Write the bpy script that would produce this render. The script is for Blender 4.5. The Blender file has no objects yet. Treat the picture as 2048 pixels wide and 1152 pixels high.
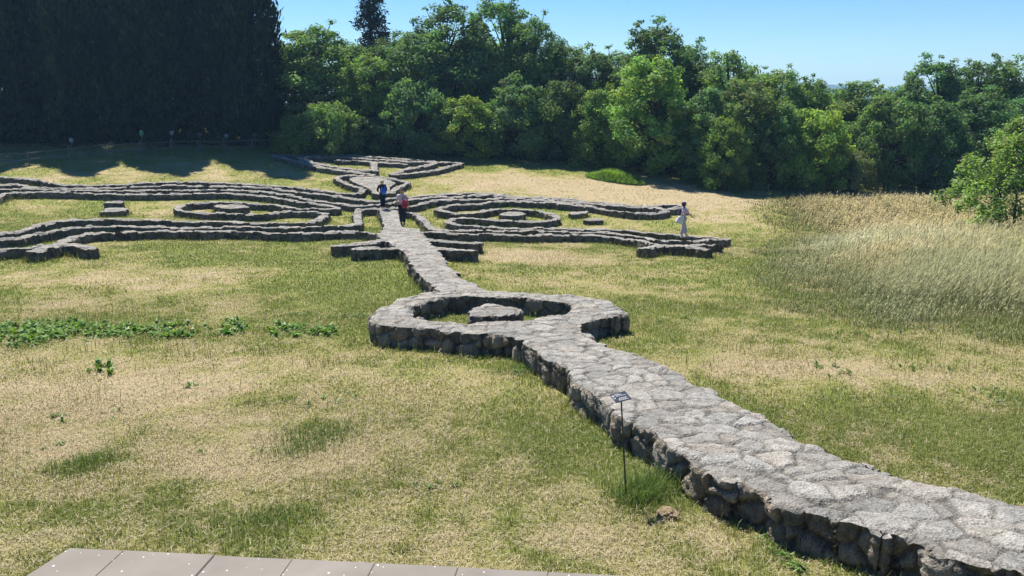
import bpy, bmesh, math, random
import numpy as np
from mathutils import Vector, Matrix
random.seed(7)
rng = np.random.default_rng(11)
scene = bpy.context.scene
col = scene.collection
CZ = 6.3            # eye height above the lowest lawn
_KY = np.array([-400,-60,-20,0,4,9,15,20,30,35,40,44,50,60,70,80,100,160,400,6000.0])
_KZ = np.array([-1,-2.2,-3.0,-3.45,-3.72,-4.10,-4.58,-4.99,-5.80,-6.15,-6.28,-6.18,-5.76,-4.95,-4.25,-3.75,-3.3,-3.2,-6,-40.0])
_h = np.diff(_KY); _d = np.diff(_KZ)/_h
_m = np.zeros(len(_KY)); _m[0] = _d[0]; _m[-1] = _d[-1]
_m[1:-1] = np.where(_d[:-1]*_d[1:] > 0, 2*_d[:-1]*_d[1:]/(_d[:-1]+_d[1:]+1e-12), 0)
def sstep(a, b, x):
    t = np.clip((x-a)/(b-a), 0, 1); return t*t*(3-2*t)
def zg(x, y):
    """height of the lawn (metres, world z)"""
    x = np.asarray(x, float); y = np.asarray(y, float)
    i = np.clip(np.searchsorted(_KY, y)-1, 0, len(_h)-1)
    t = np.clip((y-_KY[i])/_h[i], 0, 1)
    z = ((1+2*t)*(1-t)**2*_KZ[i] + t*(1-t)**2*_h[i]*_m[i] + t*t*(3-2*t)*_KZ[i+1] + t*t*(t-1)*_h[i]*_m[i+1])
    far = 1-sstep(90, 300, y)
    z = z - 0.035*np.clip(x, -30, 40)*sstep(16, 38, y)*far
    z = z - 0.028*np.clip(y-44, 0, 60)*sstep(0, 22, x)*far
    return z + CZ

TUFTS=[(1.44, 7.34, 0.13, 900, 0.26), (1.3, 7.16, 0.08, 350, 0.18), (-2.31, 6.66, 0.16, 700, 0.14), (-4.87, 8.01, 0.12, 500, 0.14), (-2.42, 9.06, 0.18, 700, 0.15), (-2.47, 8.54, 0.14, 500, 0.14), (0.13, 12.11, 0.16, 500, 0.13), (3.24, 7.16, 0.3, 500, 0.16)]
WALL={'L1': [(-31.56, 47.62), (-30.39, 47.35), (-29.18, 47.06), (-28.25, 46.68), (-27.34, 46.14), (-26.25, 45.82), (-25.11, 45.84), (-23.9, 46.17), (-22.9, 46.63), (-22.17, 47.15), (-20.83, 47.71), (-19.35, 48.0), (-17.77, 48.04), (-16.09, 47.77), (-15.13, 47.71), (-13.52, 47.51), (-12.25, 47.07), (-10.95, 46.43), (-10.13, 46.1), (-9.54, 46.0), (-9.22, 46.27), (-9.06, 46.85), (-9.15, 47.54), (-9.43, 48.0), (-10.06, 48.62), (-10.59, 49.28), (-10.6, 49.43), (-11.28, 50.36), (-11.47, 50.95), (-11.35, 51.54), (-10.76, 51.98), (-9.88, 52.15), (-8.92, 51.83), (-8.17, 51.41), (-7.44, 51.0), (-6.73, 50.31), (-6.85, 49.55), (-7.08, 48.7), (-7.23, 47.67), (-7.23, 46.69)], 'L2': [(-29.86, 44.33), (-29.48, 44.77), (-28.88, 45.27), (-28.31, 45.06), (-27.44, 44.51), (-26.64, 44.52), (-25.81, 44.62), (-24.81, 44.84), (-23.94, 44.89), (-23.43, 45.22), (-22.5, 45.79), (-22.04, 46.01), (-21.06, 46.4), (-20.23, 46.74), (-18.88, 46.76), (-17.41, 47.03), (-15.84, 47.0), (-14.91, 46.98), (-13.62, 46.5), (-12.34, 45.92), (-11.31, 45.54), (-10.3, 45.17), (-9.27, 44.64), (-8.45, 44.15), (-10.63, 45.29), (-9.78, 44.78), (-8.98, 44.41), (-8.35, 43.93), (-7.81, 43.95), (-7.42, 44.41), (-7.04, 45.02), (-6.74, 45.28), (-6.14, 45.5), (-5.54, 46.14), (-4.46, 46.66), (-3.16, 47.18), (-3.73, 47.0), (-2.51, 47.52), (-1.68, 47.59), (-0.84, 47.54), (0.0, 47.14), (0.83, 46.87), (1.86, 46.91), (3.5, 46.74), (3.95, 46.43), (5.57, 46.0), (7.16, 45.53), (8.25, 45.55), (8.87, 45.94), (9.86, 46.18), (10.13, 45.88)], 'L3': [(-29.02, 43.03), (-28.62, 43.42), (-28.12, 43.66), (-27.62, 44.14), (-27.08, 44.12), (-26.36, 44.02), (-25.87, 43.93), (-24.94, 43.85), (-24.16, 44.04), (-23.03, 44.41), (-21.94, 44.6), (-21.43, 44.68), (-20.13, 45.11), (-19.49, 45.4), (-18.38, 45.47), (-16.98, 45.82), (-15.46, 45.82), (-15.28, 45.74), (-14.5, 45.64), (-13.67, 45.32), (-12.57, 44.69), (-11.61, 43.78), (-10.78, 43.29), (-9.79, 42.85), (-8.81, 42.33), (-10.13, 43.05), (-9.53, 42.75), (-8.75, 42.31), (-8.07, 42.41), (-7.59, 42.67), (-7.14, 43.15), (-6.81, 43.53), (-6.41, 44.23), (-6.04, 44.69), (-5.44, 45.27), (-4.75, 45.79), (-3.1, 46.25), (-4.05, 45.97), (-3.27, 46.34), (-2.47, 46.78), (-1.86, 46.95), (-0.83, 47.03), (0.0, 46.91), (1.23, 46.52), (3.47, 46.31), (3.92, 46.03), (5.54, 45.77), (6.6, 45.45), (7.65, 45.19), (8.31, 44.93), (8.96, 44.67), (9.81, 45.39), (10.06, 45.02)], 'L4': [(-26.81, 39.63), (-27.13, 40.68), (-27.38, 41.46), (-27.55, 42.27), (-27.39, 42.63), (-26.86, 42.67), (-26.5, 42.93), (-25.79, 43.04), (-24.6, 43.23), (-23.74, 43.23), (-22.83, 43.15), (-21.35, 43.35), (-20.86, 43.44), (-19.58, 43.83), (-18.27, 44.25), (-16.97, 44.72), (-16.25, 44.82), (-15.07, 44.62), (-14.71, 44.55), (-13.67, 44.1), (-12.59, 43.43), (-11.73, 42.89), (-11.17, 42.75), (-10.53, 42.28), (-9.93, 41.91), (-9.4, 41.37), (-9.43, 40.92), (-10.35, 40.84), (-11.14, 40.65), (-11.67, 40.75), (-12.12, 41.15), (-12.54, 41.45), (-13.29, 41.66), (-13.99, 41.72), (-14.73, 41.89), (-15.24, 41.9), (-16.05, 41.72), (-16.76, 41.32), (-17.14, 41.21), (-17.2, 40.27), (-16.96, 39.13), (-16.55, 38.53), (-16.09, 38.36), (-15.47, 38.02), (-14.47, 37.9), (-13.56, 38.04), (-13.34, 37.82), (-12.77, 37.97), (-12.29, 38.24), (-11.95, 38.87), (-11.51, 39.58), (-10.72, 39.68), (-10.06, 39.64), (-9.63, 39.45), (-9.42, 38.7), (-9.27, 37.31), (-9.28, 36.36), (-9.51, 35.61), (-10.15, 35.29), (-11.25, 35.09), (-12.29, 34.75), (-12.82, 35.05), (-14.2, 34.81), (-15.06, 34.75), (-15.91, 34.69), (-16.75, 34.61), (-17.67, 34.7), (-18.09, 34.59), (-18.93, 34.19), (-19.44, 33.88), (-19.59, 33.24), (-19.65, 32.48), (-19.62, 31.61), (-19.42, 30.5), (-19.43, 29.78), (-19.61, 29.36), (-19.78, 28.93)], 'L5': [(-19.01, 27.78), (-18.72, 27.98), (-18.32, 28.25), (-18.23, 28.81), (-18.2, 29.49), (-18.09, 30.35), (-18.0, 31.3), (-17.79, 31.78), (-17.4, 32.26), (-16.68, 32.46), (-16.05, 32.26), (-15.7, 32.39), (-14.96, 32.56), (-14.08, 32.42), (-13.38, 32.74), (-12.39, 33.05), (-11.81, 33.36), (-11.06, 33.58), (-10.42, 33.76), (-9.97, 33.66), (-9.56, 33.65), (-9.1, 34.03), (-8.6, 34.29), (-7.98, 34.68), (-7.48, 35.02), (-7.22, 35.47), (-7.13, 35.87), (-7.55, 37.52), (-7.92, 39.46), (-8.08, 40.71), (-7.92, 41.06), (-7.37, 41.38), (-6.92, 41.76), (-6.32, 42.08), (-5.73, 42.62), (-5.22, 43.34), (-4.94, 44.06), (-4.3, 44.93), (-3.05, 45.38), (-3.96, 44.87), (-3.2, 45.33), (-2.01, 45.62), (-1.41, 45.8), (-0.81, 46.12), (0.0, 46.31), (1.22, 46.16), (2.43, 45.77), (3.42, 45.55), (3.88, 45.56), (5.5, 45.44), (7.09, 45.11), (8.39, 44.77), (8.82, 44.2), (8.33, 43.32), (7.55, 43.01), (6.53, 43.1), (5.56, 43.66), (4.85, 44.38), (3.82, 44.84), (2.76, 45.07), (3.39, 45.18), (2.41, 45.36), (1.21, 45.43), (0.0, 45.53), (-0.8, 45.33), (-1.58, 44.67), (-2.33, 43.95), (-3.09, 43.67), (-3.72, 42.98), (-4.01, 42.31), (-3.97, 41.68), (-3.65, 41.22), (-3.08, 40.88), (-2.36, 40.9), (-1.83, 41.34), (-1.31, 42.2), (-0.75, 42.68), (0.0, 42.85), (1.14, 42.71), (1.87, 42.08), (2.33, 41.06), (2.33, 40.35), (2.05, 39.75), (1.57, 39.19), (0.69, 38.94), (-0.17, 39.05), (-0.86, 38.9), (-1.74, 39.16), (-2.61, 39.17), (-3.05, 38.66), (-3.15, 37.93), (-3.01, 37.24), (-2.62, 36.81), (-1.94, 36.46), (-1.13, 36.37), (-0.32, 35.99), (0.32, 36.03), (1.31, 36.6), (1.96, 36.73), (1.81, 36.62), (2.93, 36.71), (3.57, 36.46), (4.28, 36.91), (4.98, 37.13), (5.6, 36.77), (6.21, 36.4), (7.0, 35.91), (7.79, 35.56), (8.58, 35.25), (9.18, 35.06), (9.73, 34.76)], 'L6': [(-17.25, 25.12), (-17.09, 25.45), (-16.57, 25.88), (-16.34, 26.38), (-16.16, 26.99), (-16.21, 27.82), (-16.53, 28.91), (-16.49, 29.54), (-16.34, 29.95), (-15.9, 30.29), (-15.24, 30.59), (-14.97, 30.83), (-14.31, 31.11), (-13.6, 31.28), (-12.79, 31.26), (-11.9, 31.71), (-11.25, 31.72), (-10.61, 31.77), (-9.87, 31.51), (-9.08, 31.46), (-8.5, 31.72), (-7.97, 32.27), (-7.28, 32.74), (-6.66, 33.03), (-7.75, 32.67), (-7.27, 32.94), (-6.59, 32.95), (-5.83, 32.48), (-5.32, 32.63)], 'L6b': [(-15.76, 25.16), (-15.79, 25.9), (-15.78, 26.62), (-15.42, 26.66), (-14.91, 26.38), (-14.37, 26.05)], 'R4': [(-5.56, 40.78), (-5.13, 40.57), (-4.78, 39.54), (-4.22, 37.4), (-3.68, 35.14), (-3.34, 34.32), (-2.9, 34.4), (-3.28, 34.39), (-2.46, 34.51), (-1.55, 34.83), (-0.62, 34.98), (0.32, 35.23), (1.27, 35.49), (2.7, 35.64), (3.05, 35.53), (3.93, 35.7), (4.76, 35.47), (5.49, 34.62), (6.01, 33.98), (6.28, 33.2), (6.82, 32.9), (7.67, 33.09), (8.22, 33.4), (8.73, 34.13), (9.47, 34.27)], 'R5': [(-4.39, 32.77), (-4.01, 33.02), (-3.63, 33.32), (-3.09, 33.43), (-3.58, 33.46), (-2.67, 33.3), (-1.78, 33.3), (-0.9, 33.68), (0.0, 33.55), (0.9, 33.65), (1.69, 34.01), (2.95, 34.38), (3.8, 34.51), (4.38, 34.12), (4.91, 33.48), (5.4, 32.74), (5.71, 31.59), (5.93, 30.7), (6.37, 30.66), (7.2, 31.04), (8.13, 31.74), (8.52, 31.59)], 'R5b': [(5.03, 28.93), (5.41, 29.46), (5.82, 30.14), (6.17, 30.04), (6.6, 29.99), (7.06, 29.64), (7.42, 29.19)], 'T1': [(-18.06, 59.35), (-16.93, 59.96), (-14.82, 60.44), (-14.11, 60.34), (-12.94, 60.56), (-11.71, 60.53), (-10.69, 60.27), (-12.45, 60.47), (-10.64, 60.37), (-9.23, 60.03), (-7.59, 59.51), (-6.26, 59.15), (-5.21, 58.92), (-4.17, 58.83), (-3.84, 58.77), (-4.11, 57.98), (-4.76, 56.62), (-5.4, 55.47), (-6.04, 54.64), (-6.89, 53.79), (-7.41, 53.44), (-7.85, 53.28), (-8.24, 53.38), (-7.87, 54.05), (-7.54, 55.17), (-6.72, 56.39), (-5.91, 57.71), (-5.74, 58.25), (-6.1, 58.56), (-7.48, 58.57), (-8.53, 58.79), (-10.65, 59.18), (-12.25, 59.45), (-13.79, 59.43), (-14.36, 59.32), (-15.25, 59.05), (-15.89, 58.58)], 'T3': [(-18.04, 59.29), (-16.88, 58.05), (-15.64, 56.9), (-14.76, 55.99), (-13.29, 54.71), (-12.04, 54.03), (-10.33, 53.12), (-9.38, 52.57)], 'T4': [(-15.88, 58.52), (-15.0, 57.28), (-14.23, 56.38), (-13.58, 55.97), (-12.52, 55.24), (-11.5, 54.66), (-10.56, 54.34), (-9.59, 54.33), (-9.59, 54.39), (-9.87, 56.04), (-10.16, 57.65)], 'T5': [(-12.93, 58.06), (-12.01, 58.26), (-10.98, 58.17), (-10.2, 57.77), (-8.89, 57.75), (-8.38, 57.7), (-7.78, 57.39)]}
HOLE=[(-2.07, 15.1), (-2.07, 15.67), (-1.88, 16.4), (-1.44, 16.95), (-0.87, 17.07), (-0.28, 16.96), (0.29, 16.84), (0.85, 16.51), (1.27, 16.08), (1.3, 15.48), (1.09, 15.01), (0.56, 14.74), (0.25, 14.23), (-0.4, 14.2), (-0.81, 13.99), (-1.58, 14.23), (-1.91, 14.57)]
RING=[(-2.69, 14.23), (-2.75, 14.74), (-2.73, 15.48), (-2.55, 16.62), (-2.07, 17.42), (-1.7, 17.67), (-1.1, 17.77), (-0.56, 17.8), (0.5, 17.43), (1.47, 17.19), (2.09, 16.51), (2.29, 15.48), (2.26, 14.96), (1.71, 14.45), (1.23, 14.07), (1.16, 13.46), (0.84, 13.17), (0.35, 12.89), (-0.1, 13.17), (-0.37, 13.1), (-0.76, 13.1), (-1.14, 13.31), (-1.63, 13.58), (-2.15, 13.68), (-2.5, 13.88)]
WALK=[(-0.22, 13.62), (-0.11, 13.19), (0.16, 12.56), (0.49, 11.49), (0.77, 10.68), (0.97, 9.74), (1.21, 8.93), (1.59, 8.07), (1.71, 7.45), (1.81, 7.07), (1.98, 6.82), (2.2, 6.52), (2.47, 6.13), (2.77, 5.89), (3.08, 5.6), (3.29, 5.38), (3.52, 5.18), (3.74, 5.0), (4.35, 4.42), (5.58, 5.42), (4.52, 6.2), (4.21, 6.43), (3.97, 6.63), (3.76, 6.75), (3.61, 6.94), (3.41, 7.35), (3.32, 7.53), (3.08, 8.0), (3.06, 8.3), (2.85, 8.85), (2.67, 9.32), (2.54, 9.77), (2.36, 10.34), (2.16, 11.06), (1.91, 11.61), (1.6, 12.05), (1.47, 12.37), (1.33, 13.07), (1.26, 14.31)]
TRUNK=[(-7.04, 40.85), (-6.5, 38.35), (-6.08, 36.26), (-5.68, 33.89), (-5.57, 31.39), (-5.02, 29.62), (-4.25, 27.76), (-3.9, 26.57), (-3.56, 25.6), (-2.91, 22.27), (-2.39, 20.16), (-1.76, 17.93), (-1.52, 17.08), (-0.39, 17.08), (-0.56, 17.79), (-1.24, 19.91), (-1.79, 21.88), (-2.43, 25.73), (-2.65, 26.91), (-3.0, 28.31), (-3.37, 29.98), (-3.62, 31.51), (-4.14, 34.13), (-4.93, 34.69), (-5.24, 36.3), (-5.64, 38.59), (-6.04, 40.73)]
STUBS=[[(-4.88, 29.92), (-5.35, 28.42), (-5.72, 27.89), (-6.24, 27.41)], [(-3.88, 27.15), (-4.42, 26.97), (-5.04, 26.69), (-5.37, 26.46)], [(-3.76, 30.45), (-2.99, 29.7), (-2.19, 29.34), (-1.41, 29.14)], [(-3.15, 27.62), (-2.37, 26.95), (-1.91, 26.7), (-1.43, 26.62)]]
PLATFORM=[(-10.59, 50.66), (-10.47, 51.19), (-10.13, 51.49), (-9.32, 51.55), (-8.36, 51.18), (-7.93, 50.69), (-7.44, 49.91), (-7.6, 48.48), (-7.35, 46.55), (-7.76, 46.0), (-8.33, 46.26), (-8.57, 47.2), (-9.29, 48.39), (-10.04, 49.41), (-10.47, 50.18)]
BLOCKS={'ringstone': [(-0.9, 15.18), (-0.79, 15.57), (-0.63, 15.97), (-0.31, 16.01), (-0.05, 15.77), (0.17, 15.47), (0.14, 15.0), (-0.15, 14.73), (-0.55, 14.7), (-0.82, 14.73)], 'sa': [(-21.11, 40.04), (-21.26, 40.43), (-20.56, 40.79), (-20.33, 40.55), (-20.23, 40.27), (-20.67, 40.09)], 'sb': [(-20.05, 37.6), (-20.41, 38.68), (-20.28, 39.28), (-19.66, 39.23), (-19.3, 38.84), (-19.14, 38.15), (-19.46, 37.65), (-19.75, 37.46)], 'lo': [(-15.65, 40.55), (-15.65, 41.09), (-15.08, 41.43), (-14.35, 41.33), (-13.88, 40.74), (-14.0, 40.3), (-14.56, 39.96), (-15.24, 39.99)], 'ro': [(-0.67, 41.0), (-0.55, 41.7), (-0.18, 42.11), (0.56, 42.16), (0.7, 41.52), (0.62, 41.01), (0.0, 40.65), (-0.54, 40.73)], 'sc': [(3.18, 42.68), (3.42, 43.17), (4.23, 43.48), (4.22, 42.94), (3.62, 42.41), (3.3, 42.26)], 'sd': [(3.8, 40.7), (4.19, 41.38), (4.57, 41.66), (4.88, 41.37), (4.85, 40.89), (4.19, 40.42)]}
BLOBS=[(-6.52, 11.57, 4.5, 2.5, 0.5), (-3.61, 8.54, 2.2, 1.0, 0.35), (-11.23, 21.92, 6, 2.5, 0.35), (4.3, 52.99, 9, 4.5, 0.9), (10.29, 50.42, 6, 4, 0.8), (0.48, 28.15, 3, 2.4, 0.55), (1.88, 22.48, 3, 2, 0.35), (3.62, 12.49, 2.2, 0.8, 0.4), (5.88, 11.86, 3, 0.8, 0.3), (-0.34, 6.31, 1, 0.5, 0.2), (-19.6, 53.29, 6, 3, 0.4), (10.6, 43.36, 4, 2, 0.35), (-28.33, 50.56, 4, 3, 0.35), (-4.87, 11.02, 1.5, 0.8, 0.3), (-4.76, 22.17, 3, 3, -0.5), (-9.36, 26.15, 6, 2, -0.35), (-2.55, 9.06, 0.5, 0.6, -0.45), (-2.33, 6.71, 0.45, 0.35, -0.55), (-4.91, 8.08, 0.3, 0.3, -0.4), (4.89, 9.06, 4, 1.4, -0.4), (3.58, 16.36, 2, 1.2, -0.35), (-0.34, 21.4, 2, 2, -0.35), (-1.28, 6.51, 1.5, 0.5, -0.25), (0.13, 12.17, 0.4, 0.25, -0.6), (1.37, 7.28, 0.45, 0.5, -0.7), (-11.34, 47.02, 4, 2, -0.2), (7.13, 25.34, 3, 3, -0.3), (-0.93, 60.46, 8, 2, -0.45), (15.73, 54.74, 5, 3, -0.2), (0.41, 8.88, 1.2, 1.2, -0.2)]
MEADOW=[(15.93, 53.22), (13.64, 44.59), (13.51, 39.71), (12.01, 37.39), (8.89, 28.87), (6.84, 21.66), (6.41, 18.25), (6.65, 16.65), (7.28, 15.56), (8.11, 14.93), (9.67, 13.97), (11.67, 11.57), (14.3, 10.52)]
WEEDS=[(-10.09, 15.07, 0.9, 0.35, 70), (-9.23, 14.75, 0.7, 0.3, 50), (-9.0, 15.31, 0.4, 0.2, 20), (-10.41, 16.09, 0.6, 0.25, 25), (-8.19, 14.93, 0.5, 0.18, 18), (-7.65, 15.07, 0.5, 0.15, 16), (-7.1, 15.56, 0.35, 0.12, 10), (-6.7, 14.75, 0.4, 0.12, 14), (-5.99, 15.82, 0.25, 0.12, 8), (-5.69, 15.12, 0.2, 0.15, 10), (-4.81, 16.93, 0.45, 0.12, 22), (-3.72, 16.64, 0.45, 0.15, 26), (-3.25, 16.81, 0.2, 0.12, 8), (-4.63, 15.31, 0.3, 0.2, 14), (-3.86, 14.93, 0.35, 0.12, 14), (-5.09, 16.36, 0.2, 0.1, 6), (-6.03, 9.63, 0.35, 0.2, 9), (-5.44, 9.84, 0.15, 0.1, 5), (-2.52, 10.64, 0.25, 0.2, 10), (-0.82, 7.5, 0.18, 0.1, 9), (0.88, 8.97, 0.15, 0.1, 7), (-5.65, 8.46, 0.12, 0.1, 5), (-5.49, 8.74, 0.12, 0.1, 5), (-3.7, 8.46, 0.1, 0.1, 3), (3.8, 16.36, 0.5, 0.2, 10), (5.61, 12.17, 0.6, 0.25, 10), (6.85, 12.17, 0.5, 0.2, 10), (7.06, 10.52, 0.3, 0.2, 8), (6.85, 10.76, 0.5, 0.25, 10), (-4.82, 11.29, 0.15, 0.1, 4), (5.46, 12.01, 0.15, 0.1, 6), (4.92, 12.33, 0.3, 0.1, 4), (0.13, 12.11, 0.25, 0.15, 16), (-1.69, 16.36, 0.25, 0.15, 8), (7.12, 14.75, 0.8, 0.2, 14), (6.6, 14.93, 0.5, 0.2, 12), (-6.83, 12.17, 0.3, 0.1, 3), (2.37, 6.06, 0.05, 0.08, 16), (2.39, 5.81, 0.06, 0.05, 18), (2.35, 6.31, 0.04, 0.05, 8), (1.99, 7.04, 0.05, 0.05, 5)]
TREES=[
(-16.89, 69.05, 9.57, 3.86, 'round', 'tall rounded light green tree at the left end of the wood'),
(-19.57, 71.8, 8.28, 2.13, 'round', 'narrow tree half hidden behind the dark cypresses'),
(-13.59, 79.26, 15.84, 2.5, 'conifer', 'dark pointed conifer rising above the wood, its tip out of view'),
(-11.66, 66.28, 7.52, 2.48, 'bright', 'bright yellow green tree low in front of the dark conifer'),
(-8.07, 68.08, 9.38, 3.23, 'open', 'open crowned tree with a visible dark leaning trunk right of the conifer'),
(-5.46, 71.94, 11.96, 3.69, 'open', 'tallest airy tree of the wood, left of the twin topped one'),
(-1.19, 71.44, 12.25, 3.38, 'round', 'tall twin topped tree in the middle of the wood'),
(1.68, 69.08, 10.87, 2.73, 'round', 'tall tree on the right shoulder of the twin topped tree'),
(5.03, 70.91, 8.94, 2.89, 'open', 'ragged topped tree where the wood steps down to the right'),
(7.35, 68.4, 8.57, 2.25, 'round', 'dark tree in the dip left of the domed tree'),
(11.85, 66.17, 10.87, 3.4, 'round', 'domed tall tree standing alone above the right half of the wood'),
(14.84, 67.1, 9.78, 2.12, 'open', 'thin tree just right of the domed tree'),
(17.11, 63.89, 9.2, 2.44, 'open', 'open topped tree at the right end of the high part of the wood'),
(21.44, 63.88, 8.09, 2.31, 'round', 'small domed tree left of the gap with the blue hill'),
(24.44, 64.5, 7.53, 1.91, 'open', 'low ragged tree at the left edge of the gap with the blue hill'),
(28.93, 66.2, 7.53, 2.53, 'round', 'round low tree between the two glimpses of blue hill'),
(32.95, 68.72, 7.01, 1.81, 'open', 'lowest tree under the right glimpse of blue hill'),
(35.49, 67.32, 9.24, 3.01, 'round', 'broad tree right of the blue hill'),
(40.31, 69.05, 9.57, 2.54, 'open', 'airy tree above the meadow, left of the frame edge tree'),
(44.31, 69.74, 9.75, 3.03, 'open', 'airy topped tree at the right edge of the photo'),
(49.6, 70.21, 9.34, 3.23, 'round', 'tree partly cut by the right edge of the photo'),
(-7.93, 64.1, 5.74, 2.41, 'round', 'dense low tree at the foot of the open crowned tree'),
(-3.83, 63.89, 4.57, 2.4, 'bright', 'bushy low tree with yellow green sprays near the wood edge'),
(0.73, 64.17, 5.64, 2.8, 'round', 'dark bushy tree below the twin topped tree'),
(4.01, 63.93, 6.07, 2.32, 'round', 'dark bushy tree below the ragged topped tree'),
(6.81, 62.27, 5.73, 2.07, 'bright', 'small leafy tree beside the bright green mound'),
(10.32, 59.3, 8.53, 2.66, 'bright', 'broad sunlit tree in front of the domed tree'),
(14.09, 57.49, 6.65, 2.09, 'round', 'shaded bushy tree right of the broad sunlit tree'),
(16.75, 57.24, 7.29, 2.29, 'olive', 'olive green tree where the meadow meets the wood'),
(14.86, 54.81, 4.67, 1.59, 'bright', 'small yellow green tree low at the corner of the meadow'),
(19.09, 56.88, 5.79, 2.07, 'round', 'shaded tree at the back left of the meadow'),
(21.81, 56.59, 5.54, 2.26, 'bright', 'rounded leafy tree standing forward at the back of the meadow'),
(24.28, 56.15, 2.69, 1.43, 'grey', 'greyish green shrub low at the back of the meadow'),
(28.04, 58.7, 6.44, 2.35, 'round', 'dark tree at the middle of the meadow back'),
(31.7, 59.4, 6.1, 2.3, 'round', 'dark tree behind the young tree, left of it'),
(36.31, 61.18, 7.02, 2.59, 'round', 'dark tree directly above the young tree'),
(40.59, 62.0, 6.68, 2.63, 'round', 'dark tree behind the young tree at the frame edge'),
(-16.03, 75.33, 8.27, 3.57, 'round', 'mid green tree left below the dark conifer'),
(-11.46, 75.2, 8.87, 3.07, 'round', 'dark green tree right below the dark conifer'),
(-7.57, 77.02, 8.59, 4.16, 'round', 'shaded tree behind the open crowned tree'),
(-3.13, 76.69, 9.19, 4.14, 'round', 'shaded tree between the two tallest trees'),
(3.16, 74.99, 8.09, 3.55, 'round', 'shaded tree deep in the middle of the wood'),
(10.02, 72.36, 8.85, 3.43, 'round', 'shaded tree left behind the domed tree'),
(16.21, 69.82, 8.29, 3.31, 'round', 'shaded tree right behind the domed tree'),
(20.21, 67.31, 7.92, 2.97, 'round', 'shaded tree behind the olive green tree'),
(24.91, 68.31, 7.07, 3.01, 'round', 'shaded tree behind the back left of the meadow'),
(28.23, 68.88, 6.55, 3.04, 'round', 'shaded tree under the left glimpse of blue hill'),
(35.5, 70.98, 6.75, 3.36, 'round', 'shaded tree under the right glimpse of blue hill'),
(40.02, 71.71, 7.98, 3.4, 'round', 'shaded tree behind the broad tree right of the hill'),
(44.39, 72.43, 7.97, 3.43, 'round', 'shaded tree behind the airy tree of the right edge'),
(-14.49, 61.63, 3.87, 2.24, 'bush', 'low sunlit bush at the left end of the wood, dark on its left'),
(-16.7, 61.82, 2.9, 1.87, 'bush', 'low bush in the shade of the cypresses'),
(-12.17, 62.84, 2.77, 1.9, 'bush', 'dark low bush beneath the bright yellow green tree')]
CYPS=[
(-40.83, 63.55, 2.46, 'dark cypress at the left edge of the photo'),
(-37.19, 63.55, 2.13, 'dark cypress second from the left edge'),
(-34.27, 64.55, 2.0, 'dark cypress with a pale slit of light on its right'),
(-30.61, 63.76, 2.06, 'dark cypress right of the pale slit, above the green topped pole'),
(-28.28, 65.42, 2.03, 'dark cypress with ragged sunlit left edge'),
(-24.57, 65.2, 2.19, 'broad dark cypress right of the ragged edged one'),
(-21.71, 66.97, 2.25, 'dark cypress at the right end of the row, against the sky'),
(-42.68, 69.55, 2.24, 'cypress in the second row behind the left edge'),
(-38.7, 69.55, 2.24, 'cypress in the second row left of the pale slit'),
(-37.08, 73.55, 2.09, 'cypress added behind the second row for shade, between the second and third from the left'),  # this and the next added to keep sun off the undergrowth in front
(-30.11, 74.84, 2.22, 'cypress added for shade behind the second row and the ragged edged one'),
(-31.87, 70.11, 2.04, 'cypress in the second row above the fence middle'),
(-24.9, 71.63, 2.31, 'cypress in the second row near the right end')]
POLES=[(-31.51, 55.89, 1.66, 'w'), (-29.67, 57.8, 1.19, ''), (-28.02, 59.18, 1.83, 'g'), (-26.35, 60.65, 1.72, 'w'), (-24.41, 61.13, 1.58, 'd'), (-22.61, 61.85, 1.48, 'w'), (-20.74, 62.89, 1.5, 'd')]
FENCE=[(-36.45, 52.54), (-33.38, 54.17), (-31.51, 55.89), (-29.67, 57.8), (-28.02, 59.18), (-26.35, 60.65), (-24.41, 61.13), (-22.61, 61.85), (-20.74, 62.89), (-19.37, 63.52)]

# ------------------------------------------------------------------ helpers
def link(o, parent=None):
    col.objects.link(o)
    if parent is not None: o.parent = parent
    return o
def tag(o, label=None, cat=None, group=None, kind=None):
    if label: o['label'] = label
    if cat: o['category'] = cat
    if group: o['group'] = group
    if kind: o['kind'] = kind
    return o
def empty(name, loc, rz=0, s=(1,1,1)):
    o = bpy.data.objects.new(name, None); link(o)
    o.location = loc; o.rotation_euler = (0,0,rz); o.scale = s; o.empty_display_size = .2
    return o
def np_mesh(name, V, faces, mat, cols=None, smooth=False):
    """V (n,3); faces: list of int arrays (m,k)"""
    me = bpy.data.meshes.new(name)
    V = np.ascontiguousarray(V, np.float32)
    me.vertices.add(len(V)); me.vertices.foreach_set('co', V.ravel())
    faces = [np.asarray(f, np.int32) for f in faces if len(f)]
    idx = np.concatenate([f.ravel() for f in faces])
    lens = np.concatenate([np.full(len(f), f.shape[1], np.int32) for f in faces])
    me.loops.add(len(idx)); me.loops.foreach_set('vertex_index', idx)
    me.polygons.add(len(lens))
    me.polygons.foreach_set('loop_start', np.concatenate([[0], np.cumsum(lens)[:-1]]).astype(np.int32))
    me.polygons.foreach_set('use_smooth', np.full(len(lens), smooth))
    me.update(calc_edges=True)
    if cols is not None:
        for an, c in cols.items():
            a = me.color_attributes.new(an, 'FLOAT_COLOR', 'POINT')
            c4 = np.ones((len(V), 4), np.float32); c4[:, :c.shape[1]] = c
            a.data.foreach_set('color', c4.ravel())
    me.materials.append(mat)
    return me
def obj(name, me, parent=None): return link(bpy.data.objects.new(name, me), parent)
def bm_obj(name, bm, mat, parent=None, smooth=True):
    me = bpy.data.meshes.new(name); bm.to_mesh(me); bm.free()
    for p in me.polygons: p.use_smooth = smooth
    me.materials.append(mat)
    return obj(name, me, parent)
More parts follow.
